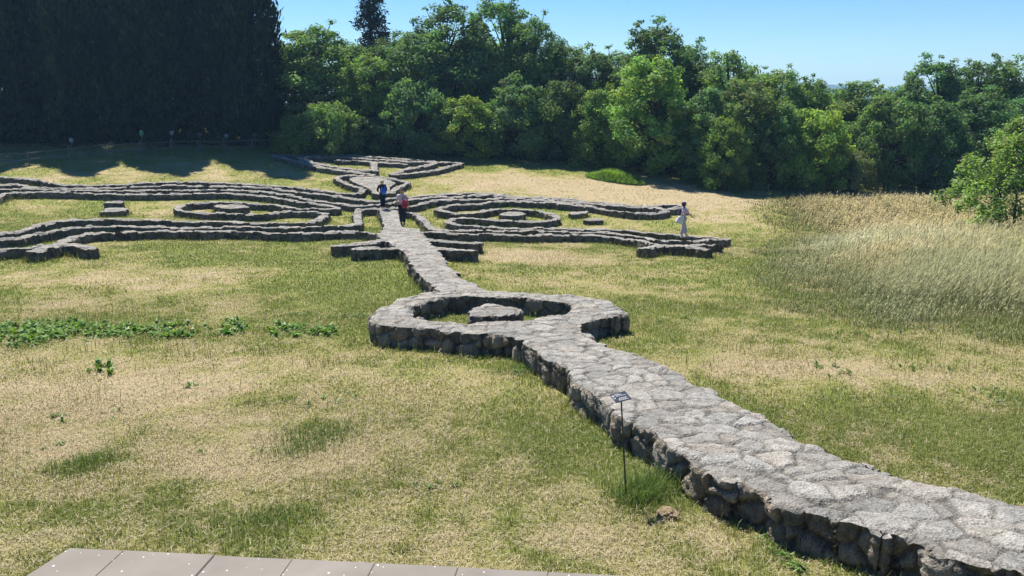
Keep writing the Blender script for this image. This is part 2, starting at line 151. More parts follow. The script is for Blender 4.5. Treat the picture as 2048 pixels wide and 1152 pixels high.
def hash3(i, j, k, s):
    n = (i*73856093) ^ (j*19349663) ^ (k*83492791) ^ (s*2654435)
    n = (n ^ (n >> 13)) & 0x7fffffff
    n = (n*1274126177) & 0x7fffffff
    n = (n ^ (n >> 11)) & 0x7fffffff
    n = (n*668265263) & 0x7fffffff
    return ((n ^ (n >> 15)) & 0xffffff)/16777216.0
def vor(P, jit=.9):
    """cellular noise: F1, F2, random value of the nearest cell"""
    P = np.asarray(P, float); C = np.floor(P).astype(np.int64)
    f1 = np.full(len(P), 9.); f2 = np.full(len(P), 9.); r = np.zeros(len(P))
    for a in (-1,0,1):
        for b in (-1,0,1):
            for c in (-1,0,1):
                i, j, k = C[:,0]+a, C[:,1]+b, C[:,2]+c
                q = np.stack([i+.5+(hash3(i,j,k,1)-.5)*jit, j+.5+(hash3(i,j,k,2)-.5)*jit, k+.5+(hash3(i,j,k,3)-.5)*jit], 1)
                d = np.sqrt(((P-q)**2).sum(1))
                near = d < f1
                f2 = np.where(near, f1, np.minimum(f2, d)); r = np.where(near, hash3(i,j,k,4), r); f1 = np.minimum(f1, d)
    return f1, f2, r
def vnoise(P):
    P = np.asarray(P, float); C = np.floor(P).astype(np.int64); f = P-C; f = f*f*(3-2*f)
    out = np.zeros(len(P))
    for a in (0,1):
        for b in (0,1):
            for c in (0,1):
                w = (f[:,0] if a else 1-f[:,0])*(f[:,1] if b else 1-f[:,1])*(f[:,2] if c else 1-f[:,2])
                out += w*hash3(C[:,0]+a, C[:,1]+b, C[:,2]+c, 5)
    return out
def fbm(x, y, s, o=4):
    P = np.stack([x*s, y*s, np.zeros_like(x)+.37], 1); v = 0; A = 0; w = 1
    for k in range(o):
        v = v+w*vnoise(P+k*17.3); A += w; w *= .55; P = P*2.03
    return v/A
def catmull(p, step=.12):
    p = np.array(p, float); out = []
    q = np.vstack([2*p[0]-p[1], p, 2*p[-1]-p[-2]])
    for i in range(1, len(q)-2):
        n = max(2, int(np.linalg.norm(q[i+1]-q[i])/step))
        for t in np.linspace(0, 1, n, endpoint=False):
            a,b,c,d = q[i-1],q[i],q[i+1],q[i+2]
            out.append(.5*((2*b)+(-a+c)*t+(2*a-5*b+4*c-d)*t*t+(-a+3*b-3*c+d)*t**3))
    out.append(p[-1]); return np.array(out)
# ------------------------------------------------------------------ materials
def new_mat(name):
    m = bpy.data.materials.new(name); m.use_nodes = True
    nt = m.node_tree; nt.nodes.clear()
    out = nt.nodes.new('ShaderNodeOutputMaterial')
    return m, nt, out
def N(nt, t, **kw):
    n = nt.nodes.new(t)
    for k, v in kw.items():
        if k in n.inputs: n.inputs[k].default_value = v
        else: setattr(n, k, v)
    return n
def simple(name, c, rough=.8, var=.15, scale=30, spec=.3, bump=0):
    m, nt, out = new_mat(name)
    b = N(nt, 'ShaderNodeBsdfPrincipled', Roughness=rough); b.inputs['Specular IOR Level'].default_value = spec
    tc = N(nt, 'ShaderNodeTexCoord'); nz = N(nt, 'ShaderNodeTexNoise', Scale=scale, Detail=4.0)
    nt.links.new(tc.outputs['Object'], nz.inputs['Vector'])
    mx = N(nt, 'ShaderNodeMix', data_type='RGBA')
    mx.inputs[6].default_value = (*[v*(1-var) for v in c], 1); mx.inputs[7].default_value = (*[min(1, v*(1+var)) for v in c], 1)
    nt.links.new(nz.outputs['Fac'], mx.inputs[0]); nt.links.new(mx.outputs[2], b.inputs['Base Color'])
    if bump:
        bp = N(nt, 'ShaderNodeBump', Strength=bump, Distance=.02); nt.links.new(nz.outputs['Fac'], bp.inputs['Height']); nt.links.new(bp.outputs[0], b.inputs['Normal'])
    nt.links.new(b.outputs[0], out.inputs[0]); return m
def leaf_mat(name, trans=.35, gloss=.04, rough=.45, tint=(1.1,1.25,.55), objvar=.25):
    m, nt, out = new_mat(name)
    at = N(nt, 'ShaderNodeAttribute', attribute_name='Col')
    c = at.outputs['Color']
    if objvar:
        oi = N(nt, 'ShaderNodeObjectInfo')
        mr = N(nt, 'ShaderNodeMapRange'); mr.inputs[3].default_value = 1-objvar; mr.inputs[4].default_value = 1+objvar
        nt.links.new(oi.outputs['Random'], mr.inputs[0])
        mu = N(nt, 'ShaderNodeVectorMath', operation='SCALE'); nt.links.new(c, mu.inputs[0]); nt.links.new(mr.outputs[0], mu.inputs[3]); c = mu.outputs[0]
    if objvar:
        fr = N(nt, 'ShaderNodeMath', operation='MULTIPLY'); fr.inputs[1].default_value = 7.13; nt.links.new(oi.outputs['Random'], fr.inputs[0])
        f2_ = N(nt, 'ShaderNodeMath', operation='FRACT'); nt.links.new(fr.outputs[0], f2_.inputs[0])
        hm_ = N(nt, 'ShaderNodeMix', data_type='RGBA'); hm_.inputs[6].default_value = (1.10,1.0,.88,1); hm_.inputs[7].default_value = (.90,1,1.22,1); nt.links.new(f2_.outputs[0], hm_.inputs[0])
        hv = N(nt, 'ShaderNodeVectorMath', operation='MULTIPLY'); nt.links.new(c, hv.inputs[0]); nt.links.new(hm_.outputs[2], hv.inputs[1]); c = hv.outputs[0]
    d = N(nt, 'ShaderNodeBsdfDiffuse'); nt.links.new(c, d.inputs['Color'])
    t = N(nt, 'ShaderNodeBsdfTranslucent')
    mt = N(nt, 'ShaderNodeVectorMath', operation='MULTIPLY'); mt.inputs[1].default_value = tint
    nt.links.new(c, mt.inputs[0]); nt.links.new(mt.outputs[0], t.inputs['Color'])
    m1 = N(nt, 'ShaderNodeMixShader'); m1.inputs[0].default_value = trans
    nt.links.new(d.outputs[0], m1.inputs[1]); nt.links.new(t.outputs[0], m1.inputs[2])
    g = N(nt, 'ShaderNodeBsdfGlossy', Roughness=rough); g.inputs['Color'].default_value = (1,1,1,1)
    m2 = N(nt, 'ShaderNodeMixShader'); m2.inputs[0].default_value = gloss
    nt.links.new(m1.outputs[0], m2.inputs[1]); nt.links.new(g.outputs[0], m2.inputs[2])
    nt.links.new(m2.outputs[0], out.inputs[0]); return m
def stone_mat():
    m, nt, out = new_mat('tufa_stone'); L = nt.links.new
    at = N(nt, 'ShaderNodeAttribute', attribute_name='Col'); tc = N(nt, 'ShaderNodeTexCoord')
    n1 = N(nt, 'ShaderNodeTexNoise', Scale=9.0, Detail=6.0, Roughness=.65); L(tc.outputs['Object'], n1.inputs['Vector'])
    n2 = N(nt, 'ShaderNodeTexNoise', Scale=55.0, Detail=4.0, Roughness=.7); L(tc.outputs['Object'], n2.inputs['Vector'])
    n3 = N(nt, 'ShaderNodeTexVoronoi', Scale=38.0); L(tc.outputs['Object'], n3.inputs['Vector'])
    def rng_(src, a, b, lo, hi):
        r = N(nt, 'ShaderNodeMapRange'); r.inputs[1].default_value = a; r.inputs[2].default_value = b; r.inputs[3].default_value = lo; r.inputs[4].default_value = hi
        L(src, r.inputs[0]); return r.outputs[0]
    v1 = N(nt, 'ShaderNodeMath', operation='MULTIPLY'); L(rng_(n1.outputs['Fac'], .3, .7, .62, 1.32), v1.inputs[0]); L(rng_(n2.outputs['Fac'], .32, .68, .6, 1.35), v1.inputs[1])
    sc = N(nt, 'ShaderNodeVectorMath', operation='SCALE'); L(at.outputs['Color'], sc.inputs[0]); L(v1.outputs[0], sc.inputs[3])
    # pale lichen flecks
    n4 = N(nt, 'ShaderNodeTexNoise', Scale=21.0, Detail=5.0, Roughness=.8); L(tc.outputs['Object'], n4.inputs['Vector'])
    mx = N(nt, 'ShaderNodeMix', data_type='RGBA'); mx.inputs[7].default_value = (.40,.385,.33,1)
    L(rng_(n4.outputs['Fac'], .6, .72, 0, .55), mx.inputs[0]); L(sc.outputs[0], mx.inputs[6])
    b = N(nt, 'ShaderNodeBsdfPrincipled', Roughness=.95); b.inputs['Specular IOR Level'].default_value = .1
    L(mx.outputs[2], b.inputs['Base Color'])
    hs = N(nt, 'ShaderNodeMath', operation='ADD'); L(n2.outputs['Fac'], hs.inputs[0])
    h3 = N(nt, 'ShaderNodeMath', operation='MULTIPLY'); h3.inputs[1].default_value = .8; L(n3.outputs['Distance'], h3.inputs[0]); L(h3.outputs[0], hs.inputs[1])
    hb = N(nt, 'ShaderNodeMath', operation='MULTIPLY_ADD'); hb.inputs[1].default_value = 2.0; L(n1.outputs['Fac'], hb.inputs[0]); L(hs.outputs[0], hb.inputs[2])
    bp = N(nt, 'ShaderNodeBump', Strength=.9, Distance=.022); L(hb.outputs[0], bp.inputs['Height']); L(bp.outputs[0], b.inputs['Normal'])
    L(b.outputs[0], out.inputs[0]); return m
STONE = stone_mat()
LEAF = leaf_mat('broad_leaves', .48, .012, .6)
NEEDLE = leaf_mat('cypress_sprays', .08, .008, .6, objvar=.55)
BLADE = leaf_mat('grass_blades', .3, .012, .6, tint=(1.0,1.05,.6), objvar=0)
WEEDM = leaf_mat('weed_leaves', .35, .02, .5, objvar=0)
BARK = simple('bark', (.07,.055,.042), .95, .4, 14, .1, .6)
POST = simple('weathered_wood', (.15,.14,.13), .9, .3, 20, .15, .4)
# ------------------------------------------------------------------ lawn colour field
def field(x, y):
    D = np.full(len(x), .21)
    for bx, by, rx, ry, a in BLOBS:
        D += (1.35*a if a > 0 else a*.8)*np.exp(-(((x-bx)/rx)**2+((y-by)/ry)**2))
    n = fbm(x, y, .45, 4); n2 = fbm(x+50, y-20, 1.9, 3)
    return np.clip(D+(n-.5)*1.8+(n2-.5)*1.2+(fbm(x-9, y+31, 6., 3)-.5)*1.1, 0, 1)
PAL = np.array([[.150,.192,.046],[.222,.226,.068],[.285,.252,.105],[.375,.300,.185]])
def palette(D):
    t = np.clip(D, 0, .999)*3; i = t.astype(int); f = (t-i)[:,None]
    return PAL[i]*(1-f)+PAL[i+1]*f
# ------------------------------------------------------------------ dry stone walls
WS_X0, WS_Y0, WS_R = -42., 3., .1
WS = np.full((720, 640), 2.0)      # distance to the nearest wall (index x, y)
def seg_sdf(G, x0, y0, r, pts, hw, margin):
    for a, b, ha, hb in zip(pts[:-1], pts[1:], hw[:-1], hw[1:]):
        m = max(ha, hb)+margin
        i0 = max(0, int((min(a[0],b[0])-m-x0)/r)); i1 = min(G.shape[0], int((max(a[0],b[0])+m-x0)/r)+2)
        j0 = max(0, int((min(a[1],b[1])-m-y0)/r)); j1 = min(G.shape[1], int((max(a[1],b[1])+m-y0)/r)+2)
        if i1 <= i0 or j1 <= j0: continue
        X = x0+np.arange(i0,i1)[:,None]*r; Y = y0+np.arange(j0,j1)[None,:]*r
        d = b-a; L2 = max(1e-9, d@d)
        t = np.clip(((X-a[0])*d[0]+(Y-a[1])*d[1])/L2, 0, 1)
        s = np.hypot(X-a[0]-t*d[0], Y-a[1]-t*d[1])-(ha+(hb-ha)*t)
        G[i0:i1,j0:j1] = np.minimum(G[i0:i1,j0:j1], s)
def poly_sd(X, Y, P):
    P = np.asarray(P, float); d = np.full(X.shape, 1e9); ins = np.zeros(X.shape, bool)
    for a, b in zip(P, np.roll(P, -1, 0)):
        e = b-a; t = np.clip(((X-a[0])*e[0]+(Y-a[1])*e[1])/max(1e-9, e@e), 0, 1)
        d = np.minimum(d, np.hypot(X-a[0]-t*e[0], Y-a[1]-t*e[1]))
        c = ((a[1] > Y) != (b[1] > Y)) & (X < (b[0]-a[0])*(Y-a[1])/(b[1]-a[1]+1e-12)+a[0])
        ins ^= c
    return np.where(ins, -d, d)
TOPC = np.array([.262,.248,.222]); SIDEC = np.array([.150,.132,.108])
def masonry(name, strokes=(), polys=(), holes=(), h=.4, res=.07, ctop=.5, cside=.26, jag=.10, parent=None, bulge=.045, seed=0, relief=.03, flat=False, topc=TOPC, sidec=SIDEC, depth=.15):
    """strokes: [(points, half width)]; one welded mesh of flagged top and rubble faces"""
    allp = np.vstack([np.asarray(s[0], float) for s in strokes]+[np.asarray(p, float) for p in polys])
    mg = .5; x0, y0 = allp.min(0)-mg; x1, y1 = allp.max(0)+mg
    nx, ny = int((x1-x0)/res)+2, int((y1-y0)/res)+2
    G = np.full((nx, ny), .45)
    for pts, hw in strokes:
        q = catmull(pts, .15); n = len(q)
        w = hw*(1+.12*(vnoise(np.stack([np.arange(n)*.09, np.full(n, seed+.5), np.full(n, hw*7)], 1))-.5))
        seg_sdf(G, x0, y0, res, q, w, .4); seg_sdf(WS, WS_X0, WS_Y0, WS_R, q, w, .9)
    X, Y = np.meshgrid(x0+np.arange(nx)*res, y0+np.arange(ny)*res, indexing='ij')
    GX, GY = np.meshgrid(WS_X0+np.arange(WS.shape[0])*WS_R, WS_Y0+np.arange(WS.shape[1])*WS_R, indexing='ij')
    hs = None; Gp = np.full_like(G, 9); Wp = np.full_like(WS, 9)
    for p in polys:
        Gp = np.minimum(Gp, poly_sd(X, Y, p)); Wp = np.minimum(Wp, poly_sd(GX, GY, p))
    for p in holes:
        Gp = np.maximum(Gp, -poly_sd(X, Y, p)); Wp = np.maximum(Wp, -poly_sd(GX, GY, p))
    G = np.minimum(G, Gp)
    if polys: WS[:] = np.minimum(WS, Wp)
    near = np.abs(G) < .44
    xs, ys = X[near], Y[near]
    _, _, rv = vor(np.stack([xs/.3, ys/.3, np.full(len(xs), seed+.5)], 1))
    G[near] += (rv-.5)*jag + (vnoise(np.stack([xs*9, ys*9, xs*0+seed], 1))-.5)*jag*.5
    keep = (G[:-1,:-1] < 0) & (G[1:,:-1] < 0) & (G[1:,1:] < 0) & (G[:-1,1:] < 0)
    ii, jj = np.nonzero(keep)
    vid = np.full((nx, ny), -1, np.int64)
    quads = np.stack([ii*ny+jj, (ii+1)*ny+jj, (ii+1)*ny+jj+1, ii*ny+jj+1], 1)
    used = np.unique(quads); remap = np.full(nx*ny, -1, np.int64); remap[used] = np.arange(len(used))
    quads = remap[quads]
    px = X.ravel()[used].copy(); py = Y.ravel()[used].copy()
    gx, gy = np.gradient(G, res); g = np.hypot(gx, gy)+1e-9
    gx = (gx/g).ravel()[used]; gy = (gy/g).ravel()[used]; sd = G.ravel()[used]
    # border edges
    E = np.concatenate([quads[:,[0,1]], quads[:,[1,2]], quads[:,[2,3]], quads[:,[3,0]]])
    key = E[:,0]*len(used)+E[:,1]; rev = E[:,1]*len(used)+E[:,0]
    bd = E[~np.isin(key, rev)]
    bv = np.unique(bd)
    mv = np.clip(-sd[bv], 0, res*1.1); px[bv] += gx[bv]*mv; py[bv] += gy[bv]*mv
    d = -sd.copy(); d[bv] = 0
    # top relief
    f1, f2, r = vor(np.stack([px/ctop, py/(ctop*.8), np.full(len(px), .5+seed)], 1), .95)
    joint = 1-sstep(.02, .10, f2-f1)
    rough = fbm(px, py, 7., 3)-.5
    base = zg(px, py)+h
    edge = np.clip(1-d/.10, 0, 1)
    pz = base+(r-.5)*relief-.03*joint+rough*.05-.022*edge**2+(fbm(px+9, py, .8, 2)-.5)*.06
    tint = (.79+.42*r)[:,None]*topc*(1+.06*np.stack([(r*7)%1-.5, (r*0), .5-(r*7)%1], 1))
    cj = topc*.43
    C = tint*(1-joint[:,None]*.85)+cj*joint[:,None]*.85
    V = [np.stack([px, py, pz], 1)]; CC = [C]
    # faces round the border
    nb = len(bv); bidx = np.full(len(used), -1); bidx[bv] = np.arange(nb)
    vx, vy, vz = px[bv], py[bv], pz[bv]; nxn, nyn = gx[bv], gy[bv]
    K = max(4, int((h+depth)/max(res, .03)))
    zb = zg(vx, vy)-depth
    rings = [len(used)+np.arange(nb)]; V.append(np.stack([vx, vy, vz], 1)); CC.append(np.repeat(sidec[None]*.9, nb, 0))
    off = len(used)+nb
    for k in range(1, K+1):
        t = k/K; z = vz*(1-t)+zb*t
        P3 = np.stack([vx/cside, vy/cside, z/(cside*.8)+seed], 1)
        a1, a2, rr = vor(P3, .95)
        gap = 1-sstep(.01, .11, a2-a1)
        dome = (1-np.clip(a1/.8, 0, 1)**3)
        fine = (fbm(vx*1.0+z*3.1, vy-z*2.3, 9., 3)-.5)*1.3+(fbm(vx+z*2.1, vy-z*1.7, 3.2, 2)-.5)*.9
        o = bulge*(dome*.5+(rr-.5)*1.2-gap*1.15)*min(1, t*K/1.5)+fine*.05
        V.append(np.stack([vx+nxn*o, vy+nyn*o, z+(rr-.5)*.01], 1))
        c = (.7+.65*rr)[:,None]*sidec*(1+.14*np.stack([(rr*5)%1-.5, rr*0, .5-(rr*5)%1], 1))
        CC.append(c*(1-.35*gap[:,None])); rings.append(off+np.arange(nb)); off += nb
    sk = []
    for k in range(K):
        A = rings[k]
        a = A[bidx[bd[:,0]]]; b = A[bidx[bd[:,1]]]
        Bq = rings[k+1]
        sk.append(np.stack([b, a, Bq[bidx[bd[:,0]]], Bq[bidx[bd[:,1]]]], 1))
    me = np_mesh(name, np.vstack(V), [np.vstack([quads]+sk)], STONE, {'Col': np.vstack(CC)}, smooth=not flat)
    return obj(name, me, parent)
walk = empty('stone_walkway', (0, 10, float(zg(0, 10))))
tag(walk, 'broad flagged walkway from the lower right corner, with a ring round a block', 'walkway')
def adopt(o, p):
    o.parent = p; o.matrix_parent_inverse = Matrix.Translation(-Vector(p.location)); return o
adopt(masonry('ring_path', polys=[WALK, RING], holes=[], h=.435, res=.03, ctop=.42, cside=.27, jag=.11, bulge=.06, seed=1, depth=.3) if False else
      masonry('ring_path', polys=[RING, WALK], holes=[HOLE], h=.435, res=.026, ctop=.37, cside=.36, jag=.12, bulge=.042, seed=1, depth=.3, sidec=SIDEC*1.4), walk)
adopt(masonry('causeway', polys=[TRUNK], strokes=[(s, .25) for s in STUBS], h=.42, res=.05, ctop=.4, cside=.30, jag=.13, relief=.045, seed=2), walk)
WL = {
 'L1': 'farthest wall of the left wing, curling back round the stone platform',
 'L2': 'long thin wall second from the back, crossing behind both walking people',
 'L3': 'long thin wall third from the back, crossing behind the person with the red rucksack',
 'L4': 'serpentine wall of the left wing looping round the low oval block',
 'L5': 'serpentine wall that starts at left, passes the walkway end and loops round the right oval block',
 'L6': 'nearest long wall of the left wing, running from the walkway to the left edge',
 'L6b': 'short thick spur crossing the nearest left wall, its end facing the lawn',
 'R4': 'wall slanting from the end of the walkway and running along the middle of the right wing',
 'R5': 'nearest long wall of the right wing, ending below the woman in pale trousers',
 'R5b': 'short thick foot wall at the lower right end of the right wing',
 'T1': 'outer wall of the far crown shape, folded back at its right hand point',
 'T3': 'lower left wall of the far crown shape, half in tree shade',
 'T4': 'inner wall of the far crown shape that turns up into a post',
 'T5': 'short straight bar wall inside the far crown shape'}
HW = {'L6b': .24, 'R5b': .23, 'T1': .22, 'T3': .24, 'T4': .23, 'T5': .22}
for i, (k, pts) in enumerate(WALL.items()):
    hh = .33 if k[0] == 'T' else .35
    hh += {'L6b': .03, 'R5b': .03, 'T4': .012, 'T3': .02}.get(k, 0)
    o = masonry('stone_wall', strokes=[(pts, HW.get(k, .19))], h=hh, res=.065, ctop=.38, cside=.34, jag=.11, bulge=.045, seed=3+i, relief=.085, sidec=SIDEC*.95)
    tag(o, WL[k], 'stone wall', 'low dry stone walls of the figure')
o = masonry('stone_platform', polys=[PLATFORM], h=.38, res=.06, ctop=.36, jag=.06, seed=31)
tag(o, 'flat wedge shaped stone platform inside the curl of the far left wall', 'platform')
BL = {'ringstone': ('rough flat topped stone block inside the near ring', .44, .03), 'sa': ('small stone block standing behind a flatter block on the left wing lawn', .4, .06), 'sb': ('flat stone block in front of a smaller block on the left wing lawn', .28, .05),
      'lo': ('low oval stone block inside the loop of the left wing', .34, .05), 'ro': ('low oval stone block inside the loop of the right wing', .34, .05),
      'sc': ('small stone block, farther of the two on the right wing lawn', .28, .05), 'sd': ('small flat stone block, nearer of the two on the right wing lawn', .26, .05)}
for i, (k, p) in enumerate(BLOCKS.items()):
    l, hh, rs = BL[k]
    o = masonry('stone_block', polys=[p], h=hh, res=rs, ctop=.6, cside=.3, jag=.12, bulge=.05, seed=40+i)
    tag(o, l, 'stone block', 'single stone blocks on the lawn')
# ------------------------------------------------------------------ ground
def axis(a, b, fine, lo, hi):
    core = np.arange(a, b+1e-6, fine); out = [core]
    s = fine*1.6; v = b; r = []
    while v < hi: v += s; s *= 1.35; r.append(min(v, hi))
    s = fine*1.6; v = a; l = []
    while v > lo: v -= s; s *= 1.35; l.append(max(v, lo))
    return np.concatenate([l[::-1], core, r])
gx = axis(-45, 55, .3, -2400, 2400); gy = axis(1, 66, .3, -300, 2400)
X, Y = np.meshgrid(gx, gy, indexing='ij'); xs, ys = X.ravel(), Y.ravel()
z = zg(xs, ys)
nearm = (ys < 80) & (np.abs(xs) < 70)
z = z+np.where(nearm, (fbm(xs, ys, .9, 3)-.5)*.05, 0)
D = field(xs, ys)
gc = palette(np.clip(D+.08, 0, 1))
gm, nt, out = new_mat('lawn_soil'); L = nt.links.new
at = N(nt, 'ShaderNodeAttribute', attribute_name='Col'); tc = N(nt, 'ShaderNodeTexCoord')
n1 = N(nt, 'ShaderNodeTexNoise', Scale=3.2, Detail=8.0, Roughness=.72); n2 = N(nt, 'ShaderNodeTexNoise', Scale=26.0, Detail=6.0, Roughness=.75)
for n in (n1, n2): L(tc.outputs['Object'], n.inputs['Vector'])
mp = N(nt, 'ShaderNodeMath', operation='MULTIPLY_ADD'); mp.inputs[1].default_value = 1.3; mp.inputs[2].default_value = .28; L(n2.outputs['Fac'], mp.inputs[0])
sc = N(nt, 'ShaderNodeVectorMath', operation='SCALE'); L(at.outputs['Color'], sc.inputs[0]); L(mp.outputs[0], sc.inputs[3])
mx = N(nt, 'ShaderNodeMix', data_type='RGBA'); mx.inputs[7].default_value = (.13,.17,.04,1)
mr = N(nt, 'ShaderNodeMapRange'); mr.inputs[1].default_value = .5; mr.inputs[2].default_value = .68; mr.inputs[3].default_value = 0; mr.inputs[4].default_value = .45
L(n1.outputs['Fac'], mr.inputs[0]); L(mr.outputs[0], mx.inputs[0]); L(sc.outputs[0], mx.inputs[6])
b = N(nt, 'ShaderNodeBsdfPrincipled', Roughness=1.0); b.inputs['Specular IOR Level'].default_value = .05
L(mx.outputs[2], b.inputs['Base Color'])
bp = N(nt, 'ShaderNodeBump', Strength=.8, Distance=.05); L(n2.outputs['Fac'], bp.inputs['Height']); L(bp.outputs[0], b.inputs['Normal'])
L(b.outputs[0], out.inputs[0])
nx, ny = len(gx), len(gy)
I, J = np.meshgrid(np.arange(nx-1), np.arange(ny-1), indexing='ij'); I = I.ravel(); J = J.ravel()
q = np.stack([I*ny+J, (I+1)*ny+J, (I+1)*ny+J+1, I*ny+J+1], 1)
g = obj('ground', np_mesh('ground', np.stack([xs, ys, z], 1), [q], gm, {'Col': gc}, True)); tag(g, kind='structure')
# far blue hill
hx = np.linspace(-200, 1900, 90); hy = np.linspace(1500, 2300, 24)
X, Y = np.meshgrid(hx, hy, indexing='ij'); xs, ys = X.ravel(), Y.ravel()
prof = np.interp(xs, [-200, 300, 520, 610, 650, 700, 780, 900, 1100, 1900], [0, 20, 36, 41, 38, 42, 36, 26, 34, 22])
z = CZ-45+(prof+46)*np.sin(np.clip((ys-1500)/500, 0, 1.25)*math.pi/2)+(fbm(xs, ys, .03, 3)-.5)*6
I, J = np.meshgrid(np.arange(89), np.arange(23), indexing='ij'); I = I.ravel(); J = J.ravel()
q = np.stack([I*24+J, (I+1)*24+J, (I+1)*24+J+1, I*24+J+1], 1)
hm = simple('wooded_hill', (.05,.075,.03), 1, .5, .05, .05)
tag(obj('hills', np_mesh('hills', np.stack([xs, ys, z], 1), [q], hm, None, True)), kind='structure')
# ------------------------------------------------------------------ grass
def wall_d(x, y):
    fx = np.clip((x-WS_X0)/WS_R, 0, WS.shape[0]-1.001); fy = np.clip((y-WS_Y0)/WS_R, 0, WS.shape[1]-1.001)
    return WS[np.round(fx).astype(int), np.round(fy).astype(int)]
def scatter(n, y0, y1, pad=2.2):
    y = np.sqrt(rng.uniform(y0*y0, y1*y1, n)); hwid = .70*y+pad
    return rng.uniform(-1, 1, n)*hwid, y
MPOLY = np.array(MEADOW+[(75, 24), (75, 66), (19, 56)])
def blades(x, y, z, ln, wd, tilt, az, C, bent=True, tipc=1.15):
    """curved two-section blades as one vertex soup: quad + tip triangle"""
    n = len(x); d = np.stack([np.cos(az), np.sin(az)], 1); s = np.stack([-d[:,1], d[:,0]], 1)*(wd/2)[:,None]
    B = np.stack([x, y, z], 1)
    def at_(t, w, k):
        p = B.copy(); h = ln*t
        th = tilt*(1+k)
        p[:,0] += d[:,0]*h*np.sin(th); p[:,1] += d[:,1]*h*np.sin(th); p[:,2] += h*np.cos(th)
        return p, s*w
    V = np.zeros((n, 5, 3)); c = np.zeros((n, 5, 3))
    p0, w0 = at_(0, 1, 0); V[:,0] = p0; V[:,1] = p0; V[:,0,:2] -= w0; V[:,1,:2] += w0
    p1, w1 = at_(.55, .8, 0); V[:,2] = p1; V[:,3] = p1; V[:,2,:2] += w1; V[:,3,:2] -= w1
    p2, _ = at_(1., 0, .55); V[:,4] = p2
    c[:] = C[:,None,:]; c[:,4] *= tipc
    k = np.arange(n)[:,None]*5
    return V.reshape(-1,3), k+np.array([[0,1,2,3]]), k+np.array([[3,2,4]]), c.reshape(-1,3)
def grass_zone(n, y0, y1, ln, wd, r0, r1, flat=.35):
    x, y = scatter(n, y0, y1)
    w = wall_d(x, y); ok = w > .0
    ok &= rng.random(len(y)) < (sstep(y0, y0+r0, y) if r0 else 1)*(1-sstep(y1-r1, y1, y))
    x, y, w = x[ok], y[ok], w[ok]
    D = field(x, y)-.75*np.exp(-np.clip(w, 0, 9)/.28)
    keep = rng.random(len(x)) < np.clip(1.15-.35*D, .5, 1); x, y, w, D = x[keep], y[keep], w[keep], D[keep]
    n = len(x); dd = np.clip(D+rng.normal(0, .36, n), 0, 1)
    C = palette(dd)*rng.uniform(.72, 1.28, n)[:,None]
    straw = rng.random(n) < flat*np.clip(D*1.6, .15, 1)
    C[straw] = np.array([.42,.355,.235])*rng.uniform(.7, 1.2, straw.sum())[:,None]
    lush = np.clip(.5-D, 0, .5)*2
    l = ln*rng.uniform(.5, 1.3, n)*(1+.8*lush); tl = np.abs(rng.normal(.45, .3, n))
    tl = np.where(straw, rng.uniform(1.15, 1.5, n), np.clip(tl, 0, 1.1)); l = np.where(straw, l*1.5, l)
    return blades(x, y, zg(x, y)-.01+np.where(straw, rng.uniform(.01, .05, n), 0), l, wd*rng.uniform(.6, 1.3, n), tl, rng.uniform(0, 6.28, n), C)
def soup(name, parts, mat):
    V = []; Q = []; T = []; C = []; o = 0
    for v, q, t, c in parts:
        V.append(v); Q.append(q+o); T.append(t+o); C.append(c); o += len(v)
    return np_mesh(name, np.vstack(V), [np.vstack(Q), np.vstack(T)], mat, {'Col': np.vstack(C)})
parts = [grass_zone(640000, 3.0, 11.5, .050, .0050, 0, 3.), grass_zone(520000, 8.5, 22, .052, .009, 3., 5.),
         grass_zone(460000, 17, 42, .055, .018, 5., 8.), grass_zone(230000, 34, 66, .06, .032, 8., 2.)]
# longer grass growing up against the foot of the walls
x, y = scatter(420000, 4.5, 50, 1.); w = wall_d(x, y); k = (w > .0) & (w < .22) & (rng.random(len(x)) < (1.15-w/.22)); x, y = x[k], y[k]
k = rng.random(len(x)) < sstep(.35, .6, fbm(x, y, .8, 3)); x, y = x[k], y[k]; n = len(x)
parts.append(blades(x, y, zg(x, y), rng.uniform(.08, .26, n), np.where(y < 16, .008, .018), np.abs(rng.normal(.2, .18, n)), rng.uniform(0, 6.28, n), palette(np.clip(rng.normal(.12, .2, n), 0, 1))*rng.uniform(.7, 1.2, n)[:,None]))
# taller seeding tufts here and there
x, y = scatter(110000, 4, 26, 1.); k = (wall_d(x, y) > .1) & (rng.random(len(x)) < sstep(.52, .72, fbm(x+7, y+3, 1.1, 3))*.8); x, y = x[k], y[k]; k = rng.random(len(x)) < .55*(1-.8*sstep(10, 20, y)); x, y = x[k], y[k]; n = len(x)
for tx, ty, sp, cnt_, hh_ in TUFTS:
    a_ = rng.normal(0, sp*1.7, cnt_)+tx; b_ = rng.normal(0, sp*1.2, cnt_)+ty+(a_-tx)*.4; hh_ = hh_*.8 if sp > .1 and ty < 6.9 and tx < .5 else hh_
    parts.append(blades(a_, b_, zg(a_, b_), hh_*rng.uniform(.5, 1.2, cnt_), np.full(cnt_, .006), np.abs(rng.normal(.3, .2, cnt_)), rng.uniform(0, 6.28, cnt_), np.array([.125,.185,.048])*rng.uniform(.7, 1.35, cnt_)[:,None]))
parts.append(blades(x, y, zg(x, y), rng.uniform(.10, .26, n), np.where(y < 12, .005, .010), np.abs(rng.normal(.25, .18, n)), rng.uniform(0, 6.28, n), palette(np.clip(rng.normal(.35, .2, n), 0, 1))*rng.uniform(.8, 1.2, n)[:,None]))
tag(obj('grass', soup('grass', parts, BLADE)), kind='stuff')
